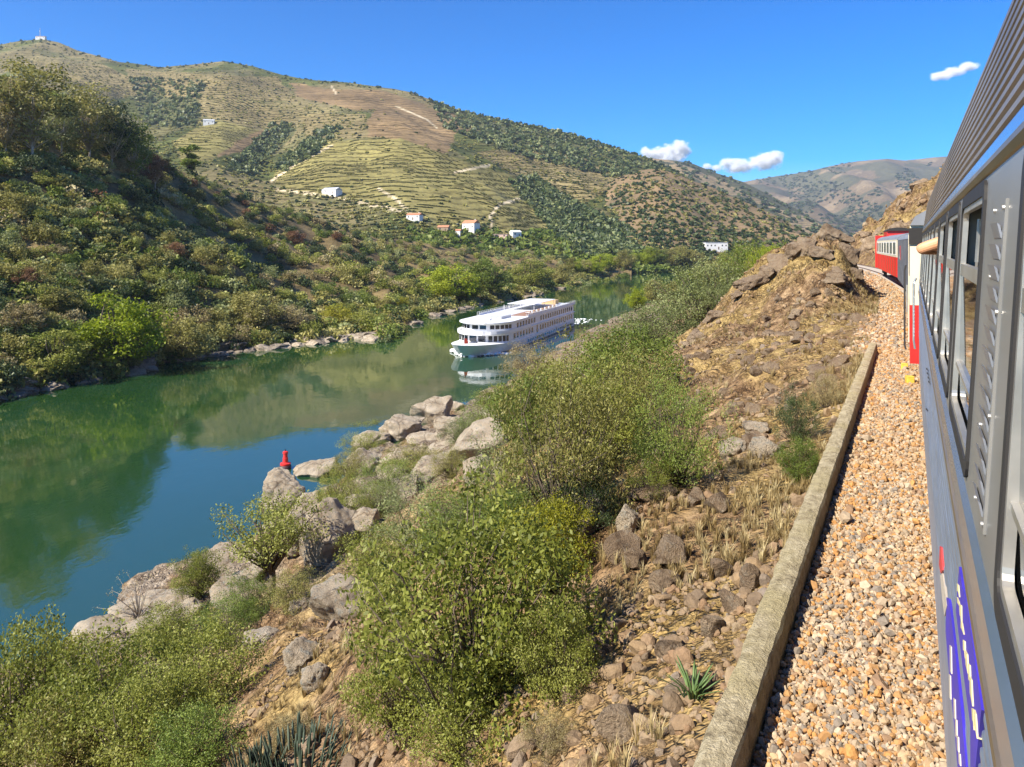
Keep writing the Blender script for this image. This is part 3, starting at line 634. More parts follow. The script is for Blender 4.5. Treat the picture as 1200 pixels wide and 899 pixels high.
for x0, x1 in WIN:
    f = MB(); ring(f, rrect(x0 - .01, x1 + .01, ZW0 - .01, ZW1 + .01, .06), rrect(x0 + .035, x1 - .035, ZW0 + .035, ZW1 - .035, .035), -.02, .008); fr = f.build('window', M_rubber, coach)
    f = MB(); ring(f, rrect(x0 + .033, x1 - .033, ZW0 + .033, ZW1 - .033, .036), rrect(x0 + .055, x1 - .055, ZW0 + .055, ZW1 - .055, .03), -.016, .003)
    slab(f, x0 + .055, x1 - .055, ZMID - .022, ZMID + .022, .002, .02); slab(f, x0 + .075, x1 - .075, ZMID - .34, ZMID - .318, -.012, .02) if False else None
    f.build('inner_frame', M_alu, fr)
    g_ = MB(); vslab(g_, x0 + .045, x1 - .045, ZW0 + .045, ZMID, -.012); g_.build('lower_pane', M_glass, fr)
    if round(x0, 2) not in open_top:
        g_ = MB(); vslab(g_, x0 + .045, x1 - .045, ZMID, ZW1 - .045, -.012); g_.build('upper_pane', M_glass, fr)
    h_ = MB(); a = onskin(x0 + .2, ZW0 + .20, .0); slab(h_, x0 + .055, x1 - .055, ZW0 + .19, ZW0 + .205, -.003, .02); h_.build('glazing_bar', M_alu, fr)
    c_ = MB(); c_.tube([onskin(x1 - .16, ZMID + .03, -.05), onskin(x1 - .16, ZW1 - .08, -.05)], .012, 6); c_.build('curtain_edge', M_alu, fr) if round(x0, 2) in open_top else None
# louvred vent between the two nearest windows
lv = MB(); xl0, xl1 = 1.98, 2.20
slab(lv, xl0, xl1, 2.56, 3.30, .006, .02); lo = lv.build('louvre_vent', M_panel, coach)
lf = MB()
for k in range(14):
    z0 = 2.59 + k * .048
    a = [onskin(xl0 + .03, z0, .008), onskin(xl1 - .03, z0, .008), onskin(xl1 - .03, z0 + .034, .017), onskin(xl0 + .03, z0 + .034, .017)]
    lf.add(a + [q - Vector((0, .006, .006)) for q in a], [(0, 1, 2, 3), (4, 7, 6, 5), (3, 2, 6, 7), (0, 4, 5, 1), (0, 3, 7, 4), (1, 5, 6, 2)])
lf.build('slat_bank', M_slat, lo); 
for (xx, zq) in [(xl0 + .01, 2.58), (xl1 - .01, 2.58), (xl0 + .01, 3.28), (xl1 - .01, 3.28), (xl1 - .01, 2.76), (xl1 - .01, 2.94), (xl1 - .01, 3.12), (xl0 + .01, 3.05), (xl0 + .01, 2.82)]:
    q = MB(); q.tube([onskin(xx, zq, .0), onskin(xx, zq, .011)], .0055, 8); q.build('screw', M_screw, lo)
# graffiti: blue patches with pale yellow letter strokes, on the ribbed lower side
def skinpx(u, v):
    a, c = ray(u, v); k = (WS + .012) / (N_[0] * a + N_[1]); s = (D_[0] * a + D_[1]) * k; return s, CAM_Z + c * k - GR
M_blue = plain('blue_spray_paint', (.05, .03, .42), .45, 0, .5, .15, 5); M_yel = plain('yellow_spray_paint', (.72, .62, .28), .5); M_red = plain('red_spray_paint', (.62, .05, .05), .5); M_cream = plain('cream_spray_paint', (.55, .47, .36), .5)
def patch(name, poly, mat, o, parent=None):
    P = [skinpx(*q) for q in poly]; mb = MB(); mb.add([(s, WS + .012 + o, z) for s, z in P] + [(s, WS + .004, z) for s, z in P], [tuple(range(len(P)))] + [(i, (i + 1) % len(P), (i + 1) % len(P) + len(P), i + len(P)) for i in range(len(P))])
    return mb.build(name, mat, parent or coach)
g1 = patch('graffiti_patch', [(1124, 664), (1128, 690), (1133, 706), (1141, 762), (1150, 832), (1147, 860), (1143, 899), (1137, 899), (1137, 850), (1129, 790), (1120, 716)], M_blue, .0)
for k, (u0, v0, L) in enumerate([(1122.5, 684, 16), (1122.5, 700, 12), (1125, 708, 24), (1127, 726, 18), (1129.5, 750, 22), (1132, 762, 28), (1136, 778, 34), (1137.5, 792, 36), (1140, 830, 26), (1143, 832, 34)]):
    patch('letter_stroke', [(u0 + .2, v0), (u0 + 1.6 + .5 * (k % 3), v0 + 2 + 3 * (k % 2)), (u0 + 2.8 + .9 * (k % 2), v0 + L), (u0 + 1.8 - .9 * (k % 2), v0 + L * .6), (u0 + .1 + .4 * (k % 3), v0 + L * .55)], M_yel, .003, g1)
g2 = patch('graffiti_patch', [(1109, 700), (1112, 702), (1117, 742), (1122, 790), (1128, 850), (1132, 899), (1122, 899), (1118, 850), (1113, 800), (1108, 740)], M_blue, .0)
for k, (u0, v0, L) in enumerate([(1113.5, 756, 34), (1112.5, 790, 30), (1118, 818, 26), (1120, 842, 24), (1122, 862, 20), (1124, 882, 16)]):
    patch('letter_stroke', [(u0 + .3, v0), (u0 + 2, v0 + 2), (u0 + 2.6, v0 + L), (u0 + .8, v0 + L - 3)], M_cream, .003, g2)
patch('graffiti_patch', [(1101.5, 640), (1103.5, 642), (1104.5, 668), (1102.5, 672), (1100.5, 662)], M_red, .001)
patch('graffiti_patch', [(1102, 674), (1104.5, 672), (1110, 710), (1107, 722), (1104, 700)], M_cream, .001)
# stencilled marks further along the side (dark ticks, not legible)
for k, (u0, v0) in enumerate([(1085.6, 431), (1086.2, 436), (1087.2, 441), (1088, 446), (1085, 478)]):
    P = [skinpx(u0, v0), skinpx(u0 + 1.4, v0 + .6), skinpx(u0 + 1.6, v0 + 3), skinpx(u0 + .3, v0 + 2.4)]; mk = MB(); mk.add([(s, WS + .014, z) for s, z in P], [(0, 1, 2, 3)]); mk.build('stencil_mark', M_rubber, coach)
# door handrail and lamp at the far end, bogie and underframe below
hr = MB(); hr.tube([(15.3, WS + .07, 1.35), (15.3, WS + .09, 1.5), (15.3, WS + .09, 2.5), (15.3, WS + .05, 2.6)], .018, 8); hr.build('handrail', M_alu, coach)
uf = MB().box(X0 + .3, X1 - .3, -2.7, -.45, .62, .935); uf.build('underframe', M_under, coach)
for bx in (-6.2, 12.4):
    bg_ = MB()
    for wx in (-1.2, 1.2):
        for wy in (-.72, -2.5): bg_.tube([(bx + wx, wy - .07, .66), (bx + wx, wy + .07, .66)], .44, 20)
    bg_.box(bx - 1.9, bx + 1.9, -.66, -.5, .55, .85); bg_.build('bogie', M_under, coach)

# ------------------------------------------------------------------ vehicles ahead, each a chord of the curve
def vehicle(name, s0, s1, wl, label, cat='train coach'):
    a = np.array(track(s0, wl), float); b = np.array(track(s1, wl), float); L = float(np.hypot(*(b - a)))
    e = empty(name, (a[0], a[1], GR), math.atan2(b[1] - a[1], b[0] - a[0])); tag(e, label, cat); return e, L
def roofprof(w_, z0, h, n=9):
    return [(-w_ / 2 + w_ / 2 * math.cos(math.pi * k / n), z0 + h * math.sin(math.pi * k / n)) for k in range(n + 1)]
def wheels(e, L, mats=M_under):
    for bx in (2.4, L - 2.4):
        b = MB()
        for wx in (-1.0, 1.0):
            for wy in (-.6, -2.3): b.tube([(bx + wx, wy - .06, .64), (bx + wx, wy + .06, .64)], .42, 16)
        b.box(bx - 1.6, bx + 1.6, -.55, -.42, .5, .8); b.build('bogie', mats, e)
M_vcream = plain('cream_coach_paint', (.72, .64, .47), .4, 0, .5, .06, 3); M_vred = plain('red_coach_paint', (.55, .025, .02), .35, 0, .5, .1, 3); M_vroof = plain('grey_roof_paint', (.20, .21, .23), .6, .1, .4, .2, 1.5)
M_vgrey = plain('dark_grey_wagon_paint', (.10, .105, .12), .5, .1, .4, .2, 3); M_vwhite = plain('white_paint', (.75, .73, .68), .4)
# cream and red luggage van
v1, L = vehicle('luggage_van', 16.3, 36.5, .01, 'cream over red luggage van just ahead of the silver coach')
MB().sweep([(0, .95), (0, 2.05), (-2.8, 2.05), (-2.8, .95)], 0, L, True, True).build('lower_body', M_vred, v1)
MB().sweep([(0.004, 2.05), (0.0, 3.55), (-2.8, 3.55), (-2.804, 2.05)], .002, L - .002, True, True).build('upper_body', M_vcream, v1)
MB().sweep(roofprof(2.9, 3.55, .5), -.05, L + .05, True, True).build('roof', M_vroof, v1)
MB().box(-.04, .02, -1.0, .02, 3.2, 3.5).build('end_vent', M_dark, v1)
for wx in (1.2, 4.2, 8.0, 12.4, 16.5):
    fr = MB().box(wx, wx + .9, -.02, .012, 2.55, 3.25).build('window', M_dark, v1); MB().box(wx + .05, wx + .85, .012, .016, 2.6, 3.2).build('pane', M_glass, fr)
d_ = MB().box(2.6, 3.6, .004, .022, 1.05, 3.4).build('door', M_vcream, v1); MB().tube([(2.72, .05, 1.7), (2.72, .05, 2.3)], .02, 6).build('handle', M_alu, d_)
MB().tube([(.1, .07, 1.2), (.1, .09, 1.3), (.1, .09, 2.7), (.1, .07, 2.8)], .016, 6).build('handrail', M_under, v1)
wheels(v1, L)
# dark grey wagon with red and white chevrons on its side
v2, L = vehicle('service_wagon', 37.4, 56.6, -.1, 'dark grey wagon with red and white chevron, between luggage van and red coach', 'train wagon')
MB().sweep([(0, .9), (0, 3.45), (-2.8, 3.45), (-2.8, .9)], 0, L, True, True).build('body', M_vgrey, v2)
MB().sweep(roofprof(2.9, 3.45, .42), -.05, L + .05, True, True).build('roof', M_vroof, v2)
ch = MB().box(13.0, 17.0, .0, .015, 2.25, 3.1).build('warning_panel', M_vred, v2)
for x0 in (13.2, 15.0): 
    q = MB(); q.add([(x0, .02, 2.3), (x0 + .45, .02, 2.3), (x0 + 1.15, .02, 3.05), (x0 + .75, .02, 3.05)], [(0, 1, 2, 3)]); q.add([(x0 + 1.75, .02, 2.3), (x0 + 1.3, .02, 2.3), (x0 + .75, .021, 3.05), (x0 + 1.15, .021, 3.05)], [(3, 2, 1, 0)]); q.build('chevron', M_vwhite, ch)
for xx in np.arange(.8, L - .5, 2.1): MB().box(xx, xx + .1, 0, .05, 1.0, 3.4).build('side_rib', M_vgrey, v2)
wheels(v2, L)
# red coach with wide cream-framed windows and a raised lookout
v3, L = vehicle('red_coach', 57.6, 81.5, -.1, 'red coach with cream window band, farthest vehicle of the train')
MB().sweep([(0, .95), (0, 2.3), (-2.8, 2.3), (-2.8, .95)], 0, L, True, True).build('lower_body', M_vred, v3)
MB().sweep([(.004, 2.3), (0, 3.5), (-2.8, 3.5), (-2.804, 2.3)], .002, L - .002, True, True).build('window_band', M_vcream, v3)
MB().sweep(roofprof(2.95, 3.5, .5), -.1, L + .1, True, True).build('roof', M_vroof, v3)
nW = 7
for k in range(nW):
    x0 = .7 + k * (L - 1.2) / nW; fr = MB().box(x0, x0 + 2.6, .0, .02, 2.42, 3.38).build('window', M_vwhite, v3)
    MB().box(x0 + .12, x0 + 2.48, .02, .024, 2.5, 3.3).build('pane', plain('hazy_glass', (.16, .19, .19), .15, 0, .8), fr)
for k in range(11): MB().box(.2 + k * L / 11, .3 + k * L / 11, .0, .03, 1.0, 2.28).build('side_rib', M_vred, v3)
MB().box(L, L + .12, -2.9, .12, .95, 4.0).build('end_wall', M_vred, v3)
lk = MB().box(L - 6.2, L - 2.0, -2.3, -.5, 3.7, 4.35).build('lookout', M_vred, v3); MB().sweep([(y + -.45 + .0, z) for y, z in roofprof(2.0, 4.35, .3)], L - 6.4, L - 1.8, True, True).build('lookout_roof', M_dark, lk)
wheels(v3, L)

# two yellow-painted track markers beside the rails
M_ymark = plain('yellow_marker_paint', (.70, .42, .05), .6, 0, .4, .2, 8)
for k, (u, v, lb) in enumerate([(1060, 430, 'yellow painted track marker, the farther of two beside the coach'), (1066, 445, 'yellow painted track marker, the nearer of two beside the coach')]):
    a, c = ray(u, v); y = (GR + .14 - CAM_Z) / c; e = MB(); e.box(-.11, .11, -.08, .08, -.15, .07); e.prism([(-.11, -.08), (.11, -.08), (.09, .08), (-.09, .08)], .07, .10)
    o = e.build('track_marker', M_ymark, None, bevel=.012); o.location = (a * y, y, GR + .13); o.rotation_euler = (0, .05, ANG + .2 * k); tag(o, lb, 'track marker', 'yellow track markers')

# passenger whose elbow rests on a lowered window
def person():
    P = {'pelvis': (0, 0, 0), 'waist': (0, .03, .2), 'chest': (0, .05, .42), 'neck': (.0, .06, .56), 'head': (.0, .09, .66), 'crown': (.0, .1, .80),
         'shl': (-.2, .05, .5), 'ell': (-.22, .425, .37), 'wrl': (-.03, .31, .355), 'hl': (.05, .27, .35), 'shr': (.2, .04, .5), 'elr': (.26, .0, .22), 'wrr': (.2, .2, .08), 'hr': (.18, .27, .08), 'knl': (-.12, .05, -.42), 'knr': (.12, .05, -.42), 'ftl': (-.12, .0, -.84), 'ftr': (.12, 0, -.84)}
    E = [('pelvis', 'waist'), ('waist', 'chest'), ('chest', 'neck'), ('neck', 'head'), ('head', 'crown'), ('chest', 'shl'), ('shl', 'ell'), ('ell', 'wrl'), ('wrl', 'hl'), ('chest', 'shr'), ('shr', 'elr'), ('elr', 'wrr'), ('wrr', 'hr'), ('pelvis', 'knl'), ('knl', 'ftl'), ('pelvis', 'knr'), ('knr', 'ftr')]
    Rr = {'pelvis': .15, 'waist': .14, 'chest': .16, 'neck': .06, 'head': .095, 'crown': .07, 'shl': .065, 'ell': .042, 'wrl': .03, 'hl': .03, 'shr': .065, 'elr': .042, 'wrr': .03, 'hr': .03, 'knl': .075, 'knr': .075, 'ftl': .05, 'ftr': .05}
    ks = list(P); me = bpy.data.meshes.new('person'); me.from_pydata([P[k] for k in ks], [(ks.index(a), ks.index(b)) for a, b in E], []); o = obj('person', me)
    sm = o.modifiers.new('skin', 'SKIN'); 
    for k, sv_ in zip(ks, me.skin_vertices[0].data): sv_.radius = (Rr[k], Rr[k]); sv_.use_root = (k == 'pelvis')
    o.modifiers.new('sub', 'SUBSURF').render_levels = 2
    me.materials.append(plain('skin', (.62, .30, .15), .5)); return o
pe = person(); tag(pe, 'person leaning a bare forearm out of a lowered window of the silver coach', 'person')
sx = 6.85; bx_, by_ = D_ * sx + N_ * (skin(3.1) - .30); pe.location = (bx_, by_, GR + 3.10 - .33 + .02); pe.rotation_euler = (0, 0, ANG)
# ------------------------------------------------------------------ river cruise ship
M_white = plain('ship_white', (.80, .80, .80), .35, 0, .5, .03, .6); M_shipglass = plain('ship_window_glass', (.02, .025, .03), .06, 0, .8)
M_deck = plain('deck_brown', (.30, .17, .11), .7, 0, .3, .2, 1); M_hullstripe = plain('dark_hull_stripe', (.04, .05, .08), .4); M_shipgrey = plain('ship_light_grey', (.55, .56, .58), .5)
fx, fy = -.331, -.944
ship = empty('cruise_ship', (1.1, 186.3, 0), math.atan2(fy, fx)); tag(ship, 'long white river cruise ship with three rows of windows sailing up the river', 'ship')
def outline(xb, xs, hb, tip, n=10, flat=0.0):
    """half-beam hb, straight sides from stern xs to xb, then rounded to the tip"""
    P = [(xs, -hb * .95), (xs + .8, -hb), (xb, -hb)]
    for k in range(1, n): t = math.pi / 2 * k / n; P.append((xb + (tip - xb) * math.sin(t), -hb * max(flat, math.cos(t)) if k < n else 0))
    P += [(tip, 0)] + [(x, -y) for x, y in reversed(P)]
    return P
hl = MB(); sec = []
for z, xb, tip, hb in ((-1.2, 12, 29.5, 5.5), (0.0, 13, 30.3, 5.85), (1.2, 15, 31.8, 6), (1.95, 17, 33.0, 6)):
    sec.append([(x, y, z + (.9 if z > 1.9 else .35 if z > 1 else 0) * max(0, (x - 14) / 19) ** 1.5) for x, y in outline(xb, -32, hb, tip)])
n = len(sec[0]); hl.v = [p for r in sec for p in r]
for k in range(3): hl.f += [(k * n + i, k * n + (i + 1) % n, (k + 1) * n + (i + 1) % n, (k + 1) * n + i) for i in range(n)]
hl.f.append(tuple(3 * n + i for i in range(n))); hull = hl.build('hull', M_white, ship)
st = MB(); ot = outline(13.2, -32.03, 5.90, 30.5); st.prism(ot, .02, .28); st.build('waterline_stripe', M_hullstripe, hull)
MB().prism(outline(20, -31.6, 5.85, 24.5, 8, .35), 1.95, 4.25).build('main_deck', M_white, ship)
MB().prism(outline(19, -31.9, 6.12, 26.5, 8, .3), 4.25, 4.42).build('deck_slab', M_white, ship)
bw = MB(); P = outline(19.5, 6, 6.1, 26.4, 8, .3); Q = outline(19.5, 6, 6.0, 26.25, 8, .3)
P = P[1:-1]; Q = Q[1:-1]; nn = len(P)
bw.v = [(x, y, 4.42) for x, y in P] + [(x, y, 5.05) for x, y in P] + [(x, y, 5.05) for x, y in Q] + [(x, y, 4.42) for x, y in Q]
for r in range(3): bw.f += [(r * nn + i, r * nn + i + 1, (r + 1) * nn + i + 1, (r + 1) * nn + i) for i in range(nn - 1)]
bw.build('front_balcony', M_white, ship)
MB().prism(outline(18, -31.4, 5.85, 23.6, 8, .3), 4.42, 6.6).build('upper_deck', M_white, ship)
MB().prism(outline(18.5, -31.9, 6.1, 25.2, 8, .3), 6.6, 6.85).build('sun_deck', M_white, ship)
MB().box(-30, 6, -5.2, 5.2, 6.852, 6.88).build('deck_floor', M_shipgrey, ship); MB().box(-4, 8, 1.2, 5.0, 6.882, 6.9).build('deck_mat', M_deck, ship)
def srow(zc, h, xs, wd, y=5.85):
    for x in xs:
        w_ = MB().box(x - wd / 2, x + wd / 2, y - .02, y + .025, zc - h / 2, zc + h / 2).build('window', M_shipglass, ship)
srow(1.02, .62, [8.5 - 1.62 * k for k in range(6)] + [-2.6 - 1.62 * k for k in range(17)], .95, 5.985)
srow(3.22, 1.25, [17.6 - 2.02 * k for k in range(7)] + [-.8 - 1.98 * k for k in range(15)], 1.15)
srow(5.55, 1.2, [15.6 - 1.95 * k for k in range(7)] + [-1.2 - 1.95 * k for k in range(15)], 1.12)
d_ = MB().box(1.3, 2.3, 5.83, 5.875, 2.0, 4.1).build('door', M_shipglass, ship)
# wrap-round front windows
def fwin(out, z0, z1, i0, i1, gap=.1):
    for i in range(i0, i1):
        (xa, ya), (xb_, yb) = out[i], out[i + 1]; dx, dy = xb_ - xa, yb - ya; L = math.hypot(dx, dy)
        if L < .6: continue
        nx, ny = dy / L, -dx / L; a = gap
        if nx * 1 + 0 * ny < -.1: nx, ny = -nx, -ny
        A = (xa + dx * a, ya + dy * a); B = (xb_ - dx * a, yb - dy * a); o = .03
        mb = MB(); mb.add([(A[0] + nx * o, A[1] + ny * o, z0), (B[0] + nx * o, B[1] + ny * o, z0), (B[0] + nx * o, B[1] + ny * o, z1), (A[0] + nx * o, A[1] + ny * o, z1), (A[0] - nx * o, A[1] - ny * o, z0), (B[0] - nx * o, B[1] - ny * o, z0), (B[0] - nx * o, B[1] - ny * o, z1), (A[0] - nx * o, A[1] - ny * o, z1)], [(0, 1, 2, 3), (4, 7, 6, 5), (0, 4, 5, 1), (1, 5, 6, 2), (2, 6, 7, 3), (3, 7, 4, 0)])
        mb.build('front_window', M_shipglass, ship)
o1 = outline(18, -31.4, 5.85, 23.6, 8, .3); o2 = outline(20, -31.6, 5.85, 24.5, 8, .35)
fwin(o1, 5.25, 6.15, 3, len(o1) - 4); fwin(o2, 2.55, 3.85, 3, len(o2) - 4)
ship.scale = (1.04, 1, .93)
# rails, canopy, deck furniture, mast
rl = MB()
for y in (-6.0, 6.0):
    for z in (7.15, 7.45, 7.75): rl.tube([(-31.8, y, z), (10, y, z)], .035, 5)
    for x in np.arange(-31.8, 10.2, 1.4): rl.tube([(x, y, 6.85), (x, y, 7.75)], .03, 5)
rl.build('railing', M_white, ship)
bs = MB()
for y in (-6.02, 6.02): bs.box(-31.8, 9, y - .02, y + .02, 6.85, 7.35)
bs.build('rail_panel', M_white, ship)
cp = MB().box(-24, -6, -4.6, 2.6, 8.5, 8.62).build('canopy', M_white, ship)
for x in (-23.5, -15, -6.5):
    for y in (-4.3, 2.3): MB().tube([(x, y, 6.85), (x, y, 8.5)], .06, 6).build('post', M_white, cp)
MB().prism([(11, -2.6), (16, -2.2), (17.2, 0), (16, 2.2), (11, 2.6)], 6.85, 7.5).build('roof_pod', M_shipgrey, ship)
MB().box(18.4, 19.4, -.8, .8, 6.85, 7.15).build('hatch', M_shipgrey, ship)
for k in range(20):
    x = 3.5 - 1.1 * k; q = MB().box(x - .35, x + .35, 3.1, 4.9, 7.15, 7.25); q.box(x - .35, x + .35, 4.7, 4.85, 7.25, 7.75); q.build('lounger', [M_deck, M_white, plain('ochre_cushion', (.50, .33, .16), .8)][k % 3], ship)
MB().box(-29, -26, -2, 2, 6.88, 8.1).build('deck_house', plain('ochre_cover', (.52, .36, .18), .8), ship)
MB().tube([(8.5, 0, 6.85), (8.5, 0, 9.6)], .07, 6).build('mast', M_white, ship)
fl = MB().tube([(31.4, 0, 2.6), (31.4, 0, 4.3)], .04, 6).build('flagstaff', M_white, ship)
for k, (za, zb) in enumerate([(3.3, 4.2), (3.0, 3.7)]):
    f = MB(); f.add([(31.35 - 0 * k, .02 + .0 * k, za), (30.4 - .5 * k, .25, za - .15), (30.4 - .5 * k, .25, zb - .2), (31.35, .02, zb)], [(0, 1, 2, 3)]); f.build('flag', plain('red_flag_cloth', (.62, .06, .03), .7), fl)
for y in (-1.5, 1.5): MB().tube([(27.5, y, 2.1), (27.5, y, 2.75)], .22, 8).build('bollard', M_shipgrey, ship)
MB().box(26, 27.2, -.7, .7, 2.0, 2.8).build('winch', M_hullstripe, ship)
# foam at the bow and astern
def foam(name, pts, rng, size):
    P = np.array(pts); Tm = [rock(1, rng, 3, .6, .9, 0, (1, 1, .35)) for _ in range(4)]
    v, f, t = scatter(Tm, P, size * rng.lognormal(0, .45, len(P)), rng, True)
    o = obj(name, mesh_np(name, v, f, plain('foam_white', (.82, .84, .84), .6), True, tint=t)); return o
def loc(x, y): return 1.1 + fx * x - fy * y, 186.3 + fy * x + fx * y
rng = np.random.default_rng(31); pts = []
for side in (-1, 1):
    for _ in range(420):
        t = rng.random() ** 1.3; X, Y = loc(31.2 - 9 * t + rng.normal(0, .25), side * (.3 + 6.2 * t ** .8 + abs(rng.normal(0, .45)))); pts.append((X, Y, rng.uniform(-.05, .65) * (1 - t) ** 1.2))
for _ in range(260):
    t = rng.random(); X, Y = loc(-32.4 - 22 * t, rng.normal(0, 2.4 + 2 * t)); pts.append((X, Y, rng.uniform(-.06, .05)))
tag(foam('ship_foam', pts, rng, .26), 'white foam thrown up by the bow of the cruise ship and trailing behind it', 'foam', kind='stuff')

# ------------------------------------------------------------------ channel buoy
a, c = ray(334.5, 549); yb = -CAM_Z / c; buoy = empty('channel_buoy', (a * yb, yb, 0)); tag(buoy, 'red channel buoy on a dark float beside the shore rocks', 'buoy')
M_bred = plain('buoy_red', (.60, .03, .025), .45, 0, .5, .15, 5); M_bdark = plain('buoy_dark_float', (.07, .03, .03), .6)
def lathe(prof, n=24):
    mb = MB(); k = len(prof)
    for i in range(n):
        t = 2 * math.pi * i / n; mb.v += [(r * math.cos(t), r * math.sin(t), z) for r, z in prof]
    for i in range(n):
        j = (i + 1) % n; mb.f += [(i * k + q, j * k + q, j * k + q + 1, i * k + q + 1) for q in range(k - 1)]
    return mb
lathe([(0, -.4), (.5, -.4), (.58, -.1), (.58, .28), (.5, .36), (0, .37)]).build('float', M_bdark, buoy, True)
lathe([(.52, .37), (.54, .55), (.34, .62), (.27, .66), (.27, 1.1), (.22, 1.13), (.22, 1.5), (.27, 1.52), (.27, 1.72), (.10, 1.8), (.0, 1.8)]).build('tower', M_bred, buoy)
lathe([(.0, 1.8), (.07, 1.8), (.07, 1.95), (0, 1.98)]).build('lantern', M_shipglass, buoy)

# ------------------------------------------------------------------ houses and huts on the far side
M_plaster = plain('white_plaster', (.72, .70, .66), .85, 0, .2, .08, .5); M_tile = plain('clay_tile', (.42, .20, .11), .85, 0, .2, .25, 2); M_slate = plain('grey_sheet_roof', (.42, .43, .44), .6, 0, .4, .12, 1)
M_stonewall = plain('rubble_wall', (.33, .25, .17), .95, 0, .1, .25, 1.2); M_pane = plain('house_pane', (.03, .035, .04), .2)
M_terrace = plain('pink_terrace', (.60, .42, .33), .8)
def house(name, P, rz, w_, d_, h, rh, wall, roof, label, cat='house', nwin=3, chim=True, flat=False):
    e = empty(name, (P.x, P.y, P.z - .2), rz); tag(e, label, cat)
    MB().box(-w_ / 2, w_ / 2, -d_ / 2, d_ / 2, -3, h).build('wall', wall, e)
    r = MB(); o = .35
    if flat: r.box(-w_ / 2 - o, w_ / 2 + o, -d_ / 2 - o, d_ / 2 + o, h + .002, h + .3)
    else:
        r.add([(-w_ / 2 - o, -d_ / 2 - o, h), (w_ / 2 + o, -d_ / 2 - o, h), (w_ / 2 + o, d_ / 2 + o, h), (-w_ / 2 - o, d_ / 2 + o, h), (-w_ / 2 - o, 0, h + rh), (w_ / 2 + o, 0, h + rh)], [(0, 1, 5, 4), (2, 3, 4, 5), (1, 2, 5), (3, 0, 4), (3, 2, 1, 0)])
    ro = r.build('roof', roof, e)
    if chim: MB().box(w_ * .28, w_ * .28 + .7, .4, 1.1, h + rh * .3, h + rh + .7).build('chimney', wall, ro)
    for k in range(nwin):
        x = -w_ / 2 + w_ * (k + .5) / nwin
        if k == nwin // 2: MB().box(x - .55, x + .55, -d_ / 2 - .04, -d_ / 2 + .02, -.2, 2.1).build('door', plain('dark_door', (.12, .07, .04), .7), e); continue
        MB().box(x - .55, x + .55, -d_ / 2 - .03, -d_ / 2 + .02, h * .45, h * .45 + 1.3).build('window', M_pane, e)
    return e
def pB(u, v): return HB.point(u, v)
def pA(u, v): return HA.point(u, v)
house('farmhouse', pB(245, 146), .25, 15, 8, 5, 2.4, M_plaster, M_slate, 'small white hut alone high on the hill, left of dark round trees', 'house')
house('farm_shed', pB(389, 228), -.5, 17, 9, 3.4, 2.6, M_plaster, M_slate, 'low shed with pale grey sheet roof at the foot of the vineyards', 'shed', 2, False)
house('cottage', pB(486, 259), -.35, 12, 7, 4, 1.8, M_plaster, M_tile, 'white cottage at the lower end of the steep vineyard track', 'house')
house('farmhouse', pB(552, 272), -.6, 12.5, 8, 6.2, 2.6, M_plaster, M_tile, 'tall white farmhouse with red tiled roof, largest of the hamlet', 'house')
house('barn', pB(520, 273), -.2, 9, 6, 3.2, 1.8, M_stonewall, M_tile, 'long low stone barn with tiled roof left of the farmhouse', 'barn', 2, False)
house('outhouse', pB(536, 276), -.2, 6, 5, 3.4, 1.4, M_plaster, M_tile, 'small outhouse between the stone barn and the tall farmhouse', 'outhouse', 1, False)
house('terrace_building', pB(585, 280), -.15, 14, 7, 3, .1, M_terrace, M_terrace, 'flat pink terrace building right of the tall white farmhouse', 'building', 3, False, True)
house('cottage', pB(604, 279), .5, 8, 6, 4, 1.6, M_plaster, M_plaster, 'white flat-fronted cottage beside the pink terrace building', 'house', 2, False)
house('villa', HC.point(838, 293), .1, 20, 9, 6, .4, M_plaster, M_slate, 'wide white flat-roofed building among trees below the round scrub hill', 'house', 6, False, True)
pk = HB.point(48, 44); house('summit_hut', Vector((pk.x, pk.y, pk.z - .5)), .1, 20, 8, 5, 1.5, M_plaster, M_tile, 'white hut on the hilltop below the antenna mast', 'hut')
am = empty('antenna_mast', (pk.x - 4, pk.y + 3, pk.z - 1)); tag(am, 'thin lattice antenna mast standing on the far left hilltop', 'mast')
b = MB()
for k in range(3): t = 2.1 * k; b.tube([(1.1 * math.cos(t), 1.1 * math.sin(t), 0), (.2 * math.cos(t), .2 * math.sin(t), 26)], .22, 5)
for z in np.arange(1, 26, 2.2): q = 1.1 - .9 * z / 26; b.tube([(q * math.cos(0), 0, z), (q * math.cos(2.1), q * math.sin(2.1), z + 1), (q * math.cos(4.2), q * math.sin(4.2), z), (q, 0, z + 1)], .12, 4)
b.build('lattice', M_slate, am); MB().box(-.3, .3, -1.6, -.9, 17, 20).build('dish', M_plaster, am)
# ------------------------------------------------------------------ vegetation library
L_green = leaf_mat('leaf_green', (.07, .11, .015), (.15, .20, .03), (.28, .32, .07), .4)
L_bright = leaf_mat('leaf_bright_green', (.15, .20, .01), (.31, .37, .018), (.46, .50, .05), .48)
L_yellow = leaf_mat('leaf_yellow', (.16, .17, .015), (.30, .29, .02), (.42, .38, .05), .4)
L_olive = leaf_mat('leaf_olive', (.12, .115, .025), (.27, .25, .06), (.44, .40, .14), .35)
L_grey = leaf_mat('leaf_grey_green', (.10, .12, .035), (.22, .25, .085), (.36, .38, .16), .35)
L_dark = leaf_mat('leaf_dark_green', (.022, .04, .012), (.055, .085, .024), (.12, .15, .055), .25)
L_straw = leaf_mat('leaf_straw', (.19, .145, .06), (.31, .25, .11), (.46, .39, .20), .3)
L_rust = leaf_mat('leaf_rust', (.12, .055, .025), (.22, .11, .05), (.34, .20, .10), .3)
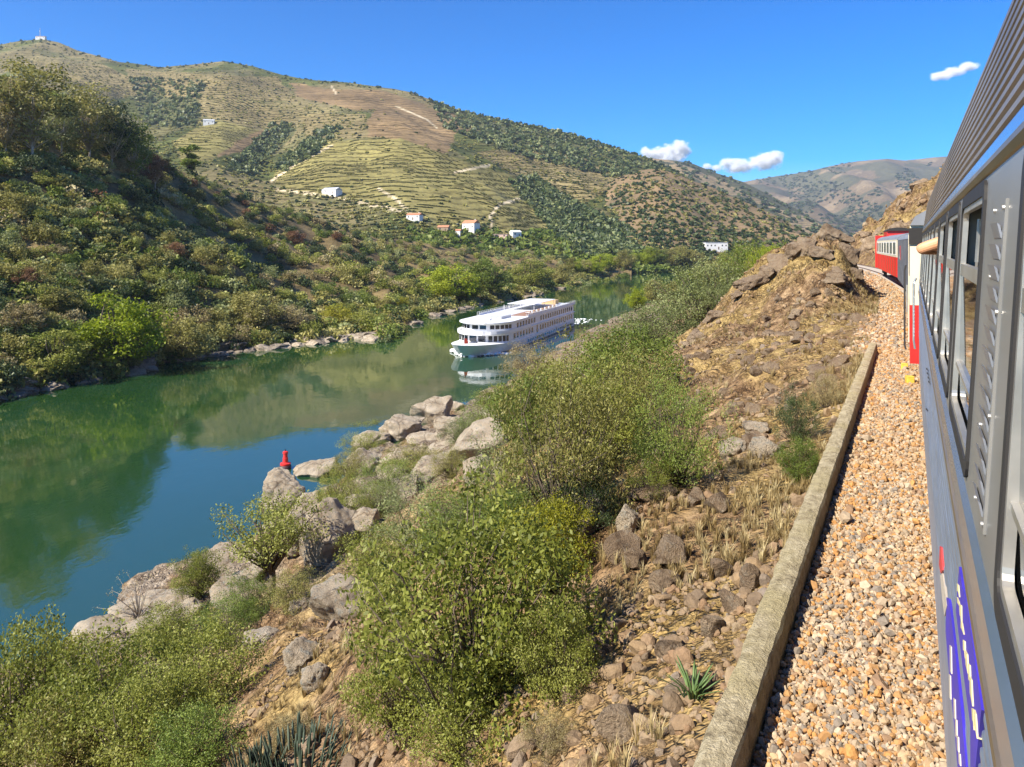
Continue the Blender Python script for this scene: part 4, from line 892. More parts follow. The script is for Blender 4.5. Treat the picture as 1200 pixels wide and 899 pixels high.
L_near = leaf_mat('leaf_almond', (.115, .135, .018), (.255, .275, .045), (.43, .43, .12), .42)
L_broom = leaf_mat('leaf_broom', (.08, .125, .018), (.18, .24, .04), (.31, .36, .08), .38)
M_bark = plain('bark', (.13, .10, .075), .95, 0, .1, .35, 6, .03); M_paleb = plain('pale_bark', (.38, .33, .27), .9, 0, .1, .25, 4, .02)
rv = np.random.default_rng(91)
def crown(rng, R, zc, hz, ncl, clr, nleaf, lsz, up=.5, lo=.35, asp=.5, low=.75):
    """clumps filling an uneven dome of radius R, half height hz, centred at zc"""
    d = rng.normal(size=(ncl, 3)); d /= np.linalg.norm(d, axis=1)[:, None]; d[:, 2] = np.where(d[:, 2] < 0, d[:, 2] * low, d[:, 2])
    r = lo + (1 - lo) * rng.random(ncl) ** .6
    C = d * r[:, None] * np.array([R, R, hz]) * rng.uniform(.8, 1.12, ncl)[:, None] + np.array([0, 0, zc])
    rad = clr * rng.uniform(.6, 1.4, ncl); k = np.maximum(8, (nleaf / ncl * (rad / clr) ** 2).astype(int))
    P, O = clump_points(rng, C, rad, k); V, F = leaves(rng, P, lsz, up, O, asp)
    ct = np.repeat(rng.normal(.5, .16, ncl), k); t = np.clip(np.repeat(ct + rng.normal(0, .13, len(ct)), 4), 0, 1); t = np.repeat(np.clip(ct + rng.normal(0, .15, len(ct)), 0, 1), 4)
    return V, F, t, C
def limbs(rng, C, z0, r0, frac=.5, n=6, base=(0, 0)):
    b = MB(); pick = rng.permutation(len(C))[:max(3, int(len(C) * frac))]
    top = np.array([base[0], base[1], z0])
    b.tube([(0, 0, -.6), (.04 * z0, .02 * z0, z0 * .5), tuple(top)], [r0 * 1.25, r0, r0 * .8], n)
    for i in pick:
        c = C[i]; st = top * rng.uniform(.55, 1.0) if z0 > .3 else np.array([rng.normal(0, .05), rng.normal(0, .05), 0.]); m_ = st * .45 + c * .55 + rng.normal(0, .09, 3) * np.linalg.norm(c - st); m_[2] += .06 * np.linalg.norm(c - st)
        b.tube([tuple(st), tuple(m_), tuple(c)], [r0 * .5, r0 * .3, r0 * .07], 5)
    return b
LIB = {}
def lib(key, mat, n, gen):
    out = []
    for _ in range(n):
        V, F, t, C, tr, tm = gen(); out.append((mesh_np('foliage', V, F, mat, False, tint=t), tr.mesh('stem', tm, True) if tr else None))
    LIB[key] = out
def G(R, zc, hz, ncl, clr, nl, ls, z0, r0, tm=M_bark, up=.5, lo=.35, frac=.5, asp=.5, low=.75):
    def g():
        V, F, t, C = crown(rv, R, zc, hz, ncl, clr, nl, ls, up, lo, asp, low); return V, F, t, C, limbs(rv, C, z0, r0, frac) if z0 is not None else None, tm
    return g
lib('shrub', L_olive, 4, G(1.0, .5, .66, 40, .30, 1700, .060, None, 0))
lib('tree', L_green, 4, G(2.4, 2.6, 2.5, 85, .62, 6500, .105, 1.2, .14))
lib('open_tree', L_olive, 3, G(3.1, 6.9, 6.3, 95, .95, 5200, .17, 3.0, .12, M_paleb, .3, .25, .45))
lib('poplar', L_green, 2, G(.85, 4.2, 4.2, 50, .55, 1700, .17, 1.2, .14, M_bark, .4, .1))
lib('near_bush', L_near, 3, G(1.0, .72, .86, 150, .2, 13500, .0215, .14, .03, M_bark, .35, .2, .6))
lib('broom', L_broom, 2, G(1.0, .66, .82, 140, .18, 13500, .021, .1, .022, M_bark, .15, .25, .7, .30))
lib('small_tree', L_near, 2, G(1.0, 1.55, .75, 60, .27, 6500, .026, .95, .06, M_bark, .35, .2, .9))
def bare():
    C = rv.normal(size=(26, 3)) * np.array([.5, .5, .35]) + np.array([0, 0, 1.25]); tr = limbs(rv, C, .55, .035, 1.0); P, O = clump_points(rv, C, np.full(26, .2), np.full(26, 14)); V, F = leaves(rv, P, .024, .3, O); return V, F, rv.random(len(V)), C, tr, M_paleb
lib('twig_shrub', L_straw, 1, bare)

def setmat(o, mat):
    o.material_slots[0].link = 'OBJECT'; o.material_slots[0].material = mat
def place(key, P, s, mat, name, label, cat, group=None, sz=1.0, parts=True, k=None, rz=None):
    crown_me, stem_me = LIB[key][k if k is not None else random.randrange(len(LIB[key]))]
    rz = random.uniform(0, 6.28) if rz is None else rz; sc = (s, s, s * sz)
    if stem_me is None or not parts:
        o = link(bpy.data.objects.new(name, crown_me)); o.location = P; o.scale = sc; o.rotation_euler = (0, 0, rz); setmat(o, mat); return tag(o, label, cat, group)
    e = bpy.data.objects.new(name, None); link(e); e.location = P; e.scale = sc; e.rotation_euler = (0, 0, rz); tag(e, label, cat, group)
    f = link(bpy.data.objects.new('crown' if 'tree' in name or 'poplar' in name else 'foliage', crown_me), e); setmat(f, mat)
    link(bpy.data.objects.new('trunk' if 'tree' in name or 'poplar' in name else 'stem', stem_me), e); return e

# ------------------------------------------------------------------ plants on our bank (u, v of the middle, width and height in px)
def near_plant(key, u, v, wpx, hpx, mat, name, label, cat, k=None, R=1.0, top=1.65, vb=None, sink=.08, dens=None):
    P = px2bank(u, vb if vb is not None else v + hpx * .36); s = wpx / 2 * P.y / 900 / R; hh = hpx * P.y / 900
    return place(key, P - Vector((0, 0, sink * s)), s, mat, name, label, cat, 'bushes on the near bank', min(1.6, max(.5, hh / (s * top))), True, k)
NB = [('near_bush', 560, 735, 290, 290, L_near, 'shrub', 'largest light green leafy shrub, in the middle of the rocky slope', 0),
      ('near_bush', 470, 800, 130, 150, L_near, 'shrub', 'light green shrub at the lower left foot of the largest shrub', 1),
      ('near_bush', 640, 650, 120, 130, L_yellow, 'shrub', 'yellowing shrub at the upper right edge of the largest shrub', 2),
      ('broom', 655, 530, 190, 250, L_olive, 'broom_bush', 'tall olive-green bush left of the dark cleft', 0),
      ('broom', 600, 570, 130, 120, L_grey, 'broom_bush', 'grey-green bush just below the big sloping granite slab', 1),
      ('broom', 792, 512, 125, 150, L_broom, 'broom_bush', 'rounded fresh green broom bush left of the two pale boulders', 1),
      ('near_bush', 735, 440, 140, 112, L_green, 'shrub', 'bright green leafy bush behind the tall olive-green bush', 2),
      ('near_bush', 665, 462, 110, 84, L_near, 'shrub', 'pale green bush on the skyline against the river, below the ship', 1),
      ('broom', 500, 620, 160, 110, L_grey, 'broom_bush', 'grey-green bush spreading over pale rocks in the middle left', 0),
      ('broom', 575, 490, 90, 60, L_broom, 'broom_bush', 'green broom tuft right of the highest shore boulder', 1),
      ('broom', 480, 540, 80, 48, L_olive, 'heath_bush', 'low olive heath bush in the hollow between shore rocks', 0),
      ('broom', 395, 575, 56, 60, L_near, 'heath_bush', 'yellow-green heath bush behind the tilted shore slab', 1),
      ('broom', 412, 545, 50, 40, L_olive, 'heath_bush', 'small olive heath bush above the tilted shore slab', 0),
      ('broom', 430, 505, 44, 26, L_near, 'heath_bush', 'small pale bush on the skyline of the shore rocks', 1),
      ('small_tree', 318, 655, 120, 120, L_near, 'small_tree', 'slender light green tree with forked trunk near the water', 0),
      ('near_bush', 232, 678, 60, 62, L_near, 'small_tree', 'thin pale green sapling left of the forked tree', 1),
      ('twig_shrub', 162, 715, 70, 60, L_straw, 'twig_shrub', 'bare twiggy shrub with few leaves against the water', 0),
      ('near_bush', 232, 800, 150, 120, L_near, 'shrub', 'light green shrub right of centre in the lower left thicket', 2),
      ('near_bush', 130, 835, 180, 160, L_near, 'shrub', 'dense green shrub in the middle of the lower left thicket', 0),
      ('near_bush', 25, 830, 160, 190, L_near, 'shrub', 'dense green shrub in the bottom left corner', 1),
      ('near_bush', 230, 880, 120, 90, L_broom, 'shrub', 'darker green shrub at the bottom edge beside the fleshy plant', 0),
      ('near_bush', 340, 860, 60, 40, L_straw, 'dry_bush', 'straw-coloured dry bush above the fleshy dark plant', 0),
      ('broom', 932, 490, 62, 80, L_dark, 'bramble', 'dark green bramble climbing against the stone wall', 0),
      ('near_bush', 938, 545, 56, 60, L_green, 'bramble', 'leafy green bramble below the dark one beside the wall', 1),
      ('near_bush', 700, 500, 130, 130, L_near, 'shrub', 'pale green bush between the olive-green bush and the fresh green broom', 0),
      ('broom', 745, 470, 110, 110, L_olive, 'broom_bush', 'olive bush behind the rounded fresh green broom', 1),
      ('near_bush', 620, 490, 100, 100, L_green, 'shrub', 'green bush left of the tall olive-green bush, above the granite slab', 1),
      ('broom', 690, 590, 90, 90, L_dark, 'broom_bush', 'dark bush growing in the dark cleft', 0),
      ('near_bush', 610, 625, 130, 90, L_green, 'shrub', 'green bush just above the largest shrub', 2),
      ('broom', 545, 610, 120, 80, L_broom, 'broom_bush', 'fresh green bush below the big smooth granite slab', 1),
      ('near_bush', 455, 700, 80, 80, L_near, 'shrub', 'small light green shrub between the cracked boulder and the largest shrub', 2),
      ('near_bush', 650, 770, 110, 120, L_near, 'shrub', 'light green shrub at the shaded right foot of the largest shrub', 1),
      ('near_bush', 540, 850, 150, 110, L_near, 'shrub', 'light green shrub in front of the largest one, at the bottom edge', 0),
      ('broom', 640, 865, 80, 50, L_straw, 'dry_bush', 'straw-coloured dry bush right of the bottom edge shrub', 0),
      ('near_bush', 600, 478, 90, 60, L_near, 'shrub', 'pale green bush on the skyline, lowest of those below the ship', 0),
      ('near_bush', 85, 800, 120, 90, L_yellow, 'shrub', 'yellow-green shrub along the top of the lower left thicket', 2),
      ('near_bush', 185, 850, 150, 130, L_near, 'shrub', 'light green shrub low in the lower left thicket', 1),
      ('near_bush', 95, 880, 150, 120, L_olive, 'shrub', 'olive shrub at the bottom edge of the lower left thicket', 2),
      ('broom', 265, 730, 90, 60, L_broom, 'broom_bush', 'fresh green low bush beneath the forked tree', 0),
      ('broom', 445, 585, 70, 44, L_grey, 'heath_bush', 'grey-green heath bush left of the long pale ledge', 1),
      ('broom', 530, 545, 60, 40, L_olive, 'heath_bush', 'olive heath bush left of the square block', 0),
      ('broom', 620, 425, 80, 50, L_straw, 'twig_bush', 'brownish twiggy bush at the water below the ship', 1),
      ('broom', 412, 595, 76, 60, L_near, 'heath_bush', 'yellow-green heath bush between tilted slab and hollowed boulder', 0),
      ('broom', 458, 560, 84, 52, L_broom, 'heath_bush', 'fresh green heath bush in the middle of the shore rocks', 1),
      ('broom', 388, 628, 60, 46, L_near, 'heath_bush', 'yellow-green heath bush just above the hollowed boulder', 1),
      ('broom', 350, 694, 84, 50, L_olive, 'heath_bush', 'olive heath bush at the foot of the forked tree, right side', 0),
      ('broom', 288, 706, 74, 60, L_broom, 'heath_bush', 'fresh green heath bush left of the forked trunk', 1),
      ('near_bush', 200, 742, 90, 60, L_near, 'heath_bush', 'light green heath bush between bare twigs and sapling', 0),
      ('broom', 425, 522, 60, 34, L_near, 'heath_bush', 'yellow-green heath bush on the skyline left of the largest boulder', 1),
      ('broom', 545, 508, 64, 40, L_grey, 'heath_bush', 'grey-green heath bush right below the largest skyline boulder', 0),
      ('near_bush', 440, 660, 90, 80, L_near, 'shrub', 'light green shrub right of the dark hollowed boulder', 2),
      ('broom', 760, 560, 70, 60, L_near, 'broom_bush', 'yellow-green low bush at the foot of the fresh green broom', 0),
      ('broom', 968, 460, 40, 50, L_straw, 'dry_bush', 'straw-coloured dry bush at the wall beyond the brambles', 1)]
for key, u, v, wd, ht, mt, nm, lb, k in NB:
    near_plant(key, u, v, wd, ht, mt, nm, lb, 'tree' if 'tree' in nm else 'bush', k, top=2.2 if key in ('small_tree',) else (1.75 if key == 'twig_shrub' else 1.6))
# grey-green olive-like trees on the skyline of the slope, and greener ones beyond
def sky_tree(u, vt, vb, wpx, y, mat, label, key='near_bush'):
    a, _ = ray(u, 0); x = a * y; g = ground_at(x, y); zt = CAM_Z + (286 - vt) / 900 * y; s = wpx / 2 * y / 900
    h = zt - g; return place(key, Vector((x, y, g - .1)), s, mat, 'tree', label, 'tree', 'trees along the near bank', max(.6, h / (1.55 * s)))
for q in [(822, 298, 0, 120, 74, L_grey, 'broad grey-green willow on the skyline left of the rock outcrop'), (770, 352, 0, 110, 62, L_grey, 'grey-green willow below and left of the broad one'),
          (715, 385, 0, 90, 58, L_olive, 'olive-green willow lowest on the skyline row, right of the ship'), (850, 330, 0, 70, 70, L_grey, 'low grey-green willow at the foot of the outcrop'),
          (870, 278, 0, 62, 115, L_green, 'mid green tree beyond the outcrop, left of the fresh green one'), (905, 283, 0, 60, 110, L_bright, 'fresh green tree beyond the outcrop, nearest its crest'),
          (840, 292, 0, 46, 130, L_olive, 'olive-green tree beyond the outcrop, leftmost of that row')]: sky_tree(*q)

# fleshy upright plant at the bottom edge, agave by the wall
def spiky(rng, n, R, h, wd, spread, name='stems'):
    V = []; F = []
    for i in range(n):
        t = rng.uniform(0, 6.28); r = R * math.sqrt(rng.random()); L = h * rng.uniform(.6, 1.1); b = Vector((r * math.cos(t), r * math.sin(t), -.03)); dr = Vector((math.cos(t), math.sin(t), 0)) * spread * (r / R + .25)
        sd = Vector((-math.sin(t), math.cos(t), 0)) * wd; ou = Vector((math.cos(t), math.sin(t), 0)) * wd * .6; o = len(V)
        for f, wf in ((0, .7), (.55, 1.0), (.88, .7), (1, .1)):
            c = b + Vector((0, 0, L * f)) + dr * L * f * f
            V += [tuple(c + sd * wf), tuple(c + ou * wf), tuple(c - sd * wf), tuple(c - ou * wf)]
        for k in range(3): F += [(o + k * 4 + q, o + k * 4 + (q + 1) % 4, o + k * 4 + 4 + (q + 1) % 4, o + k * 4 + 4 + q) for q in range(4)]
    return np.array(V), np.array(F)
M_spurge = leaf_mat('fleshy_stem', (.02, .03, .018), (.05, .07, .045), (.14, .17, .12), .1); M_agave = leaf_mat('agave_leaf', (.06, .11, .03), (.12, .19, .06), (.2, .28, .1), .15)
rs = np.random.default_rng(12)
for u, v, n, R, h, wd, lb in ((350, 893, 150, .62, .40, .020, 'dark fleshy upright plant at the bottom edge of the photo'), (300, 899, 60, .35, .32, .018, 'smaller dark fleshy plant left of the big one at the bottom edge')):
    P = px2bank(u, v + 14); V, F = spiky(rs, n, R, h, wd, .25); o = obj('succulent', mesh_np('succulent', V, F, M_spurge, True, tint=rs.random(len(V)))); o.location = P; tag(o, lb, 'plant')
P = px2bank(812, 820); V, F = spiky(rs, 26, .05, .26, .013, .9); o = obj('agave', mesh_np('agave', V, F, M_agave, True, tint=rs.random(len(V)))); o.location = P; tag(o, 'small green spiky agave beside the stone wall', 'plant')

# dry grass: stuff
rg = np.random.default_rng(44)
def tuft(n):
    V = []; F = []
    for i in range(n):
        t = rg.uniform(0, 6.28); r = .12 * rg.random(); L = rg.uniform(.5, 1); b = np.array([r * math.cos(t), r * math.sin(t), -.05]); dr = np.array([math.cos(t), math.sin(t), 0]) * rg.uniform(.1, .7); sd = np.array([-math.sin(t), math.cos(t), 0]) * .022
        m_ = b + np.array([0, 0, L * .6]) + dr * L * .3; e = b + np.array([0, 0, L * .95]) + dr * L; o = len(V); V += [b - sd, b + sd, m_ + sd * .7, m_ - sd * .7, e, e]
        F += [(o, o + 1, o + 2, o + 3), (o + 3, o + 2, o + 4, o + 5)]
    return np.array(V), np.array(F)
TF = [tuft(26) for _ in range(5)]; gs = []; 
cand_s = rg.uniform(1, 1, 1)
s_ = np.concatenate([rg.uniform(1.5, 14, 5200), rg.uniform(12, 60, 5200)]); w_ = 1.25 + 26 * rg.random(len(s_)) ** 1.7
x, y = track(s_, w_); n_ = fbm(x / 2.6, y / 2.6, 3, 17); keep = (n_ > .02) & (w_ < shore_w(s_) - 3); s_, w_, x, y = s_[keep], w_[keep], x[keep], y[keep]
z = bank_z(s_, w_); hgt = rg.uniform(.10, .30, len(x)) * np.where(s_ > 20, 1.3, 1)
M_dry = leaf_mat('dry_grass_blade', (.22, .15, .06), (.38, .28, .12), (.52, .43, .23), .25)
v, f, t = scatter(TF, np.stack([x, y, z], 1), hgt, rg, True); f = [q for q in f]
tag(obj('dry_grass', mesh_np('dry_grass', v, f, M_dry, False, tint=t)), 'dry straw-coloured grass tufts between the stones of the near slope', 'grass', kind='stuff')

# ------------------------------------------------------------------ boulders and loose stone on our bank
rr = np.random.default_rng(8)
BM = [mesh_np('boulder', *rock(5, rr, 16, .5, .9, .16), M_granite, True) for _ in range(5)]
CM = [mesh_np('crag', *rock(4, rr, 24, .34, .85, .22), M_schist, False) for _ in range(5)]
AM = [mesh_np('boulder', *rock(3, rr, 13, .45, .85, .07), M_schist, False) for _ in range(7)]
def boulder(u, v, wpx, hpx, label, src=BM, rot=0.0, tilt=0.0, deep=1.2, k=None, name='boulder', mat=None, sink=.25):
    P = px2bank(u, v); sx = wpx / 2 * P.y / 900; sz_ = hpx / 2 * P.y / 900
    o = link(bpy.data.objects.new(name, src[k if k is not None else random.randrange(len(src))])); o.scale = (sx, sx * deep * .8, sz_ * 1.15); o.location = P + Vector((0, 0, sz_ * (1 - 2 * sink))); o.rotation_euler = (random.uniform(-.15, .15), tilt, rot)
    return tag(o, label, 'boulder', 'boulders on the near bank')
for q in [(328, 598, 56, 66, 'tall tilted slab with dark shaded face, leftmost at the waterside', 0, .5), (352, 560, 76, 44, 'pale sloping slab directly below the red buoy', .2, -.35), (372, 566, 60, 40, 'cracked grey slab behind the one below the buoy', .1, -.2),
          (362, 612, 56, 52, 'rounded pale boulder right of the tall tilted slab', .3, -.4), (350, 640, 60, 50, 'rounded tan boulder low beside the forked tree', 0, .1), (424, 555, 50, 40, 'dark layered rock in the middle of the shore rocks', .2, .0),
          (508, 494, 66, 44, 'largest pale boulder on the skyline of the shore rocks', 0, -.1), (470, 512, 60, 34, 'pale flat boulder left of the largest skyline boulder', .1, -.1), (430, 528, 70, 30, 'long low pale boulder sloping down towards the buoy', .1, -.3),
          (526, 517, 40, 44, 'pitted upright boulder below the largest skyline boulder', .2, 0), (565, 535, 110, 62, 'big smooth granite slab sloping down from the bushes', .2, -.45), (560, 560, 40, 40, 'square block in front of the big smooth slab', 0, 0), (590, 555, 36, 34, 'pale knob at the right end of the big smooth slab', 0, 0),
          (505, 560, 60, 36, 'narrow pale ledge left of the big smooth slab', .3, -.35), (470, 585, 70, 30, 'long pale ledge running down left below the smooth slab', .3, -.4),
          (385, 650, 84, 90, 'dark hollowed boulder in the middle left', 0, .1), (425, 625, 60, 40, 'pale slab on top of the dark hollowed boulder', 0, -.2), (402, 722, 92, 66, 'big cracked pale boulder left of the largest shrub', .2, .15),
          (352, 778, 50, 38, 'grey boulder with dark underside lower left of the big cracked one', 0, 0), (368, 800, 34, 34, 'narrow dark boulder just below the grey one', 0, 0), (352, 715, 30, 22, 'small brown boulder beside the forked trunk', 0, 0),
          (305, 752, 44, 24, 'tan ledge below the forked tree', 0, 0), (222, 722, 36, 26, 'dark wet boulder at the water, right of the bare twigs', 0, 0), (205, 745, 44, 30, 'tan shore boulder below the dark wet one', 0, 0), (125, 745, 44, 30, 'tan shore boulder above the lower left thicket', 0, 0), (268, 612, 34, 10, 'flat rock just breaking the water near the shore', 0, 0),
          (858, 532, 38, 30, 'rounded pale boulder, left of the pair near the brambles', 0, 0), (898, 535, 42, 28, 'flat grey boulder, right of the pair near the brambles', 0, 0), (885, 510, 34, 24, 'grey boulder behind the pale pair near the brambles', 0, 0),
          (690, 620, 50, 70, 'upright brown rock beside the dark cleft', 0, 0), (735, 625, 30, 44, 'pale upright rock right of the dark cleft', 0, 0)]:
    u, v, wd, ht, lb, rt, tl = q; boulder(u, v, wd, ht, lb, rot=rt, tilt=tl)
for q in [(786, 660, 56, 40, 'long slanted brown slab in the middle of the scree', .5, -.5), (880, 690, 30, 34, 'dark brown block leaning on the wall', 0, 0), (860, 715, 44, 30, 'brown block beside the wall below the leaning one', 0, 0), (780, 690, 44, 26, 'flat brown slab below the long slanted one', 0, 0),
          (745, 665, 30, 26, 'dark angular block left of the long slanted slab', 0, 0), (833, 745, 36, 36, 'dark angular block above the small agave', 0, 0), (785, 770, 40, 22, 'pale flat slab above and left of the small agave', 0, 0), (720, 740, 34, 22, 'angular block in the shade right of the largest shrub', 0, 0),
          (752, 585, 40, 20, 'angular block below the fresh green broom', 0, 0), (842, 600, 40, 34, 'brown block on the dry grass below the pale pair', 0, 0), (815, 590, 30, 24, 'small brown block left of the one on dry grass', 0, 0)]:
    u, v, wd, ht, lb, rt, tl = q; boulder(u, v, wd, ht, lb, AM, rt, tl, 1.1)
ex = []
while len(ex) < 46:
    s = rr.uniform(24, 96); wl = shore_w(s) - rr.uniform(-.6, 17) ; x, y = [float(q) for q in track(s, wl)]
    if all(math.hypot(x - a, y - b) > 2.2 for a, b, _, _ in ex): ex.append((x, y, s, float(shore_w(s) - wl)))
zones = {}
for q in ex: zones.setdefault((0 if q[2] < 48 else 1 if q[2] < 70 else 2, 0 if q[3] < 4 else 1 if q[3] < 10 else 2), []).append(q)
for (a_, b_), L in zones.items():
    L.sort(key=lambda q: q[0] / q[1])
    for k, (x, y, s, e) in enumerate(L):
        sz = rr.uniform(.7, 1.7); o = link(bpy.data.objects.new('boulder', BM[rr.integers(0, 5)])); o.location = (x, y, ground_at(x, y) + .05 * sz); o.scale = (sz * 1.4, sz * 1.05, sz * .75); o.rotation_euler = (rr.uniform(-.2, .2), rr.uniform(-.5, .1), rr.uniform(-.4, .6))
        tag(o, 'pale granite rock %s, %s, %s from the left' % (['near the forked tree', 'below the buoy', 'by the skyline boulder'][a_], ['at the waterline', 'just above the shore', 'higher up the bank'][b_], ORD[k]), 'boulder', 'boulders on the near bank')
# the stepped crest of the outcrop
for q in [(962, 300, 40, 30, 'cracked block just below the highest one on the outcrop', 0, .2), (930, 300, 40, 22, 'flat ledge between crest slabs of the outcrop', .2, -.4), (980, 330, 50, 26, 'broad ledge in the middle of the track side of the outcrop', 0, .1), (898, 325, 40, 18, 'thin slab between two long slabs of the outcrop crest', .2, -.5),
          (840, 372, 44, 20, 'ledge at the left foot of the outcrop above the willows', .2, -.4), (815, 398, 40, 18, 'lowest ledge at the left foot of the outcrop', .2, -.4),
          (975, 283, 54, 34, 'highest craggy block on top of the outcrop by the track', 0, 0), (945, 292, 44, 26, 'craggy block left of the highest on the outcrop', .2, -.3), (915, 312, 60, 26, 'long pale slab along the left crest of the outcrop', .3, -.6), (880, 335, 50, 24, 'pale slab at the lower left crest of the outcrop', .2, -.4), (995, 305, 30, 44, 'steep dark block on the track side of the outcrop', 0, .2), (1003, 325, 22, 30, 'dark block at the foot of the outcrop by the ballast', 0, 0),
          (955, 345, 20, 12, 'small block in the dry grass of the outcrop, right', 0, 0), (913, 352, 16, 12, 'small dark block in the dry grass of the outcrop, middle', 0, 0), (865, 347, 24, 12, 'small block on the left shoulder of the outcrop', 0, 0)]:
    u, v, wd, ht, lb, rt, tl = q; boulder(u, v, wd, ht, lb, CM, rt, tl, 1.3, sink=.4)
# countable loose stones (the largest), then the rest as one
cs = []; tries = 0
while len(cs) < 150:
    s = rr.uniform(2.2, 42); wl = 1.3 + 9.5 * rr.random() ** 1.2; x, y = track(s, wl); z = ground_at(x, y); u = 600 + 900 * x / y; v = 286 + 900 * (CAM_Z - z) / y
    if 640 < u < 1015 and 310 < v < 890: cs.append((s, wl, float(x), float(y), z))
bands = {}
for q in cs: bands.setdefault((int(np.digitize(q[0], [5, 8, 12, 18, 27])), 0 if q[1] < 3 else 1 if q[1] < 6 else 2), []).append(q)
BN = ['on the nearest scree', 'by the long slanted slab', 'below the brambles', 'beside the brambles', 'near the wall end', 'beyond the wall end']
BW = ['against the wall side', 'in mid slope', 'low on the slope']
for (bi, wi), L in bands.items():
    L.sort(key=lambda q: 600 + 900 * q[2] / q[3])
    for k, (s, wl, x, y, z) in enumerate(L):
        sz = rr.uniform(.10, .26) * (1.0 + s / 60); o = link(bpy.data.objects.new('loose_stone', AM[rr.integers(0, 7)])); o.location = (x, y, z + sz * .15); o.scale = (sz * 1.2, sz, sz * .7); o.rotation_euler = (rr.uniform(-.5, .5), rr.uniform(-.5, .5), rr.uniform(0, 6.28))
        tag(o, 'loose brown stone %s, %s, %s from the left' % (BN[bi], BW[wi], ORD[k]), 'stone', 'loose stones on the near slope')
ms = NT('scree_stone'); c_ = ms.ramp(ms.attr('tint').outputs['Fac'], [(.0, (.15, .11, .075)), (.25, (.25, .175, .105)), (.45, (.24, .15, .085)), (.62, (.31, .235, .15)), (.8, (.28, .19, .105)), (1, (.21, .17, .135))])
c_ = ms.mix(.7, c_, ms.ramp(ms.noise(18, 5, .7, ms.pos()), [(.3, (.6, .58, .55)), (.7, (1.25, 1.22, 1.18))]), 'MULTIPLY'); ms.col(c_); ms.set(.9, 0, .2); ms.bump(ms.noise(22, 5, .7, ms.pos()), .8, .03); M_scree = ms.m
TR = [rock(2, rr, 10, .5, .85, 0, (1, .85, .6)) for _ in range(6)]
s_ = np.concatenate([rr.uniform(1.5, 12, 11000), rr.uniform(10, 66, 9000)]); w_ = 1.2 + np.concatenate([9 * rr.random(11000) ** 1.1, 14 * rr.random(9000) ** 1.2]); x, y = track(s_, w_)
n_ = fbm(x / 2.6, y / 2.6, 3, 17); keep = n_ < .14; x, y, s_, w_ = x[keep], y[keep], s_[keep], w_[keep]; z = bank_z(s_, w_)
sz = .033 * rr.lognormal(0, .62, len(x)) * (1 + s_ / 120); v, f, t = scatter(TR, np.stack([x, y, z + sz * .1], 1), np.clip(sz, .018, .19), rr, tint=None)
tag(obj('scree', mesh_np('scree', v, f, M_scree, False, tint=t)), 'small loose brown stones covering the near slope', 'scree', kind='stuff')
s_ = rr.uniform(70, 165, 3600); w_ = -5.2 - 22 * rr.random(3600); x, y = track(s_, w_); z = bank_z(s_, w_); sz = .16 * rr.lognormal(0, .7, len(x))
v, f, t = scatter(TR, np.stack([x, y, z], 1), np.clip(sz, .05, .9), rr, tint=None); tag(obj('scree', mesh_np('scree', v, f, M_scree, False, tint=t)), 'broken brown stone covering the rocky cutting above the red coach', 'scree', kind='stuff')
# crags of the cutting beyond the curve
for k in range(40):
    s = rr.uniform(85, 155); wl = -rr.uniform(5.5, 22); x, y = track(s, wl); z = ground_at(x, y); sz = rr.uniform(1.0, 2.9)
    o = link(bpy.data.objects.new('crag', CM[rr.integers(0, 5)])); o.location = (x, y, z); o.scale = (sz * 1.3, sz, sz * .8); o.rotation_euler = (rr.uniform(-.4, .4), rr.uniform(-.4, .4), rr.uniform(0, 6.28)); o['_k'] = (s, wl)
crags = sorted([o for o in COL.objects if o.name.startswith('crag')], key=lambda o: o.location.z)
for k, o in enumerate(crags): 
    del o['_k']; tag(o, 'brown crag on the rocky cutting above the red coach, %s from the bottom' % ORD[k], 'crag', 'crags of the cutting')
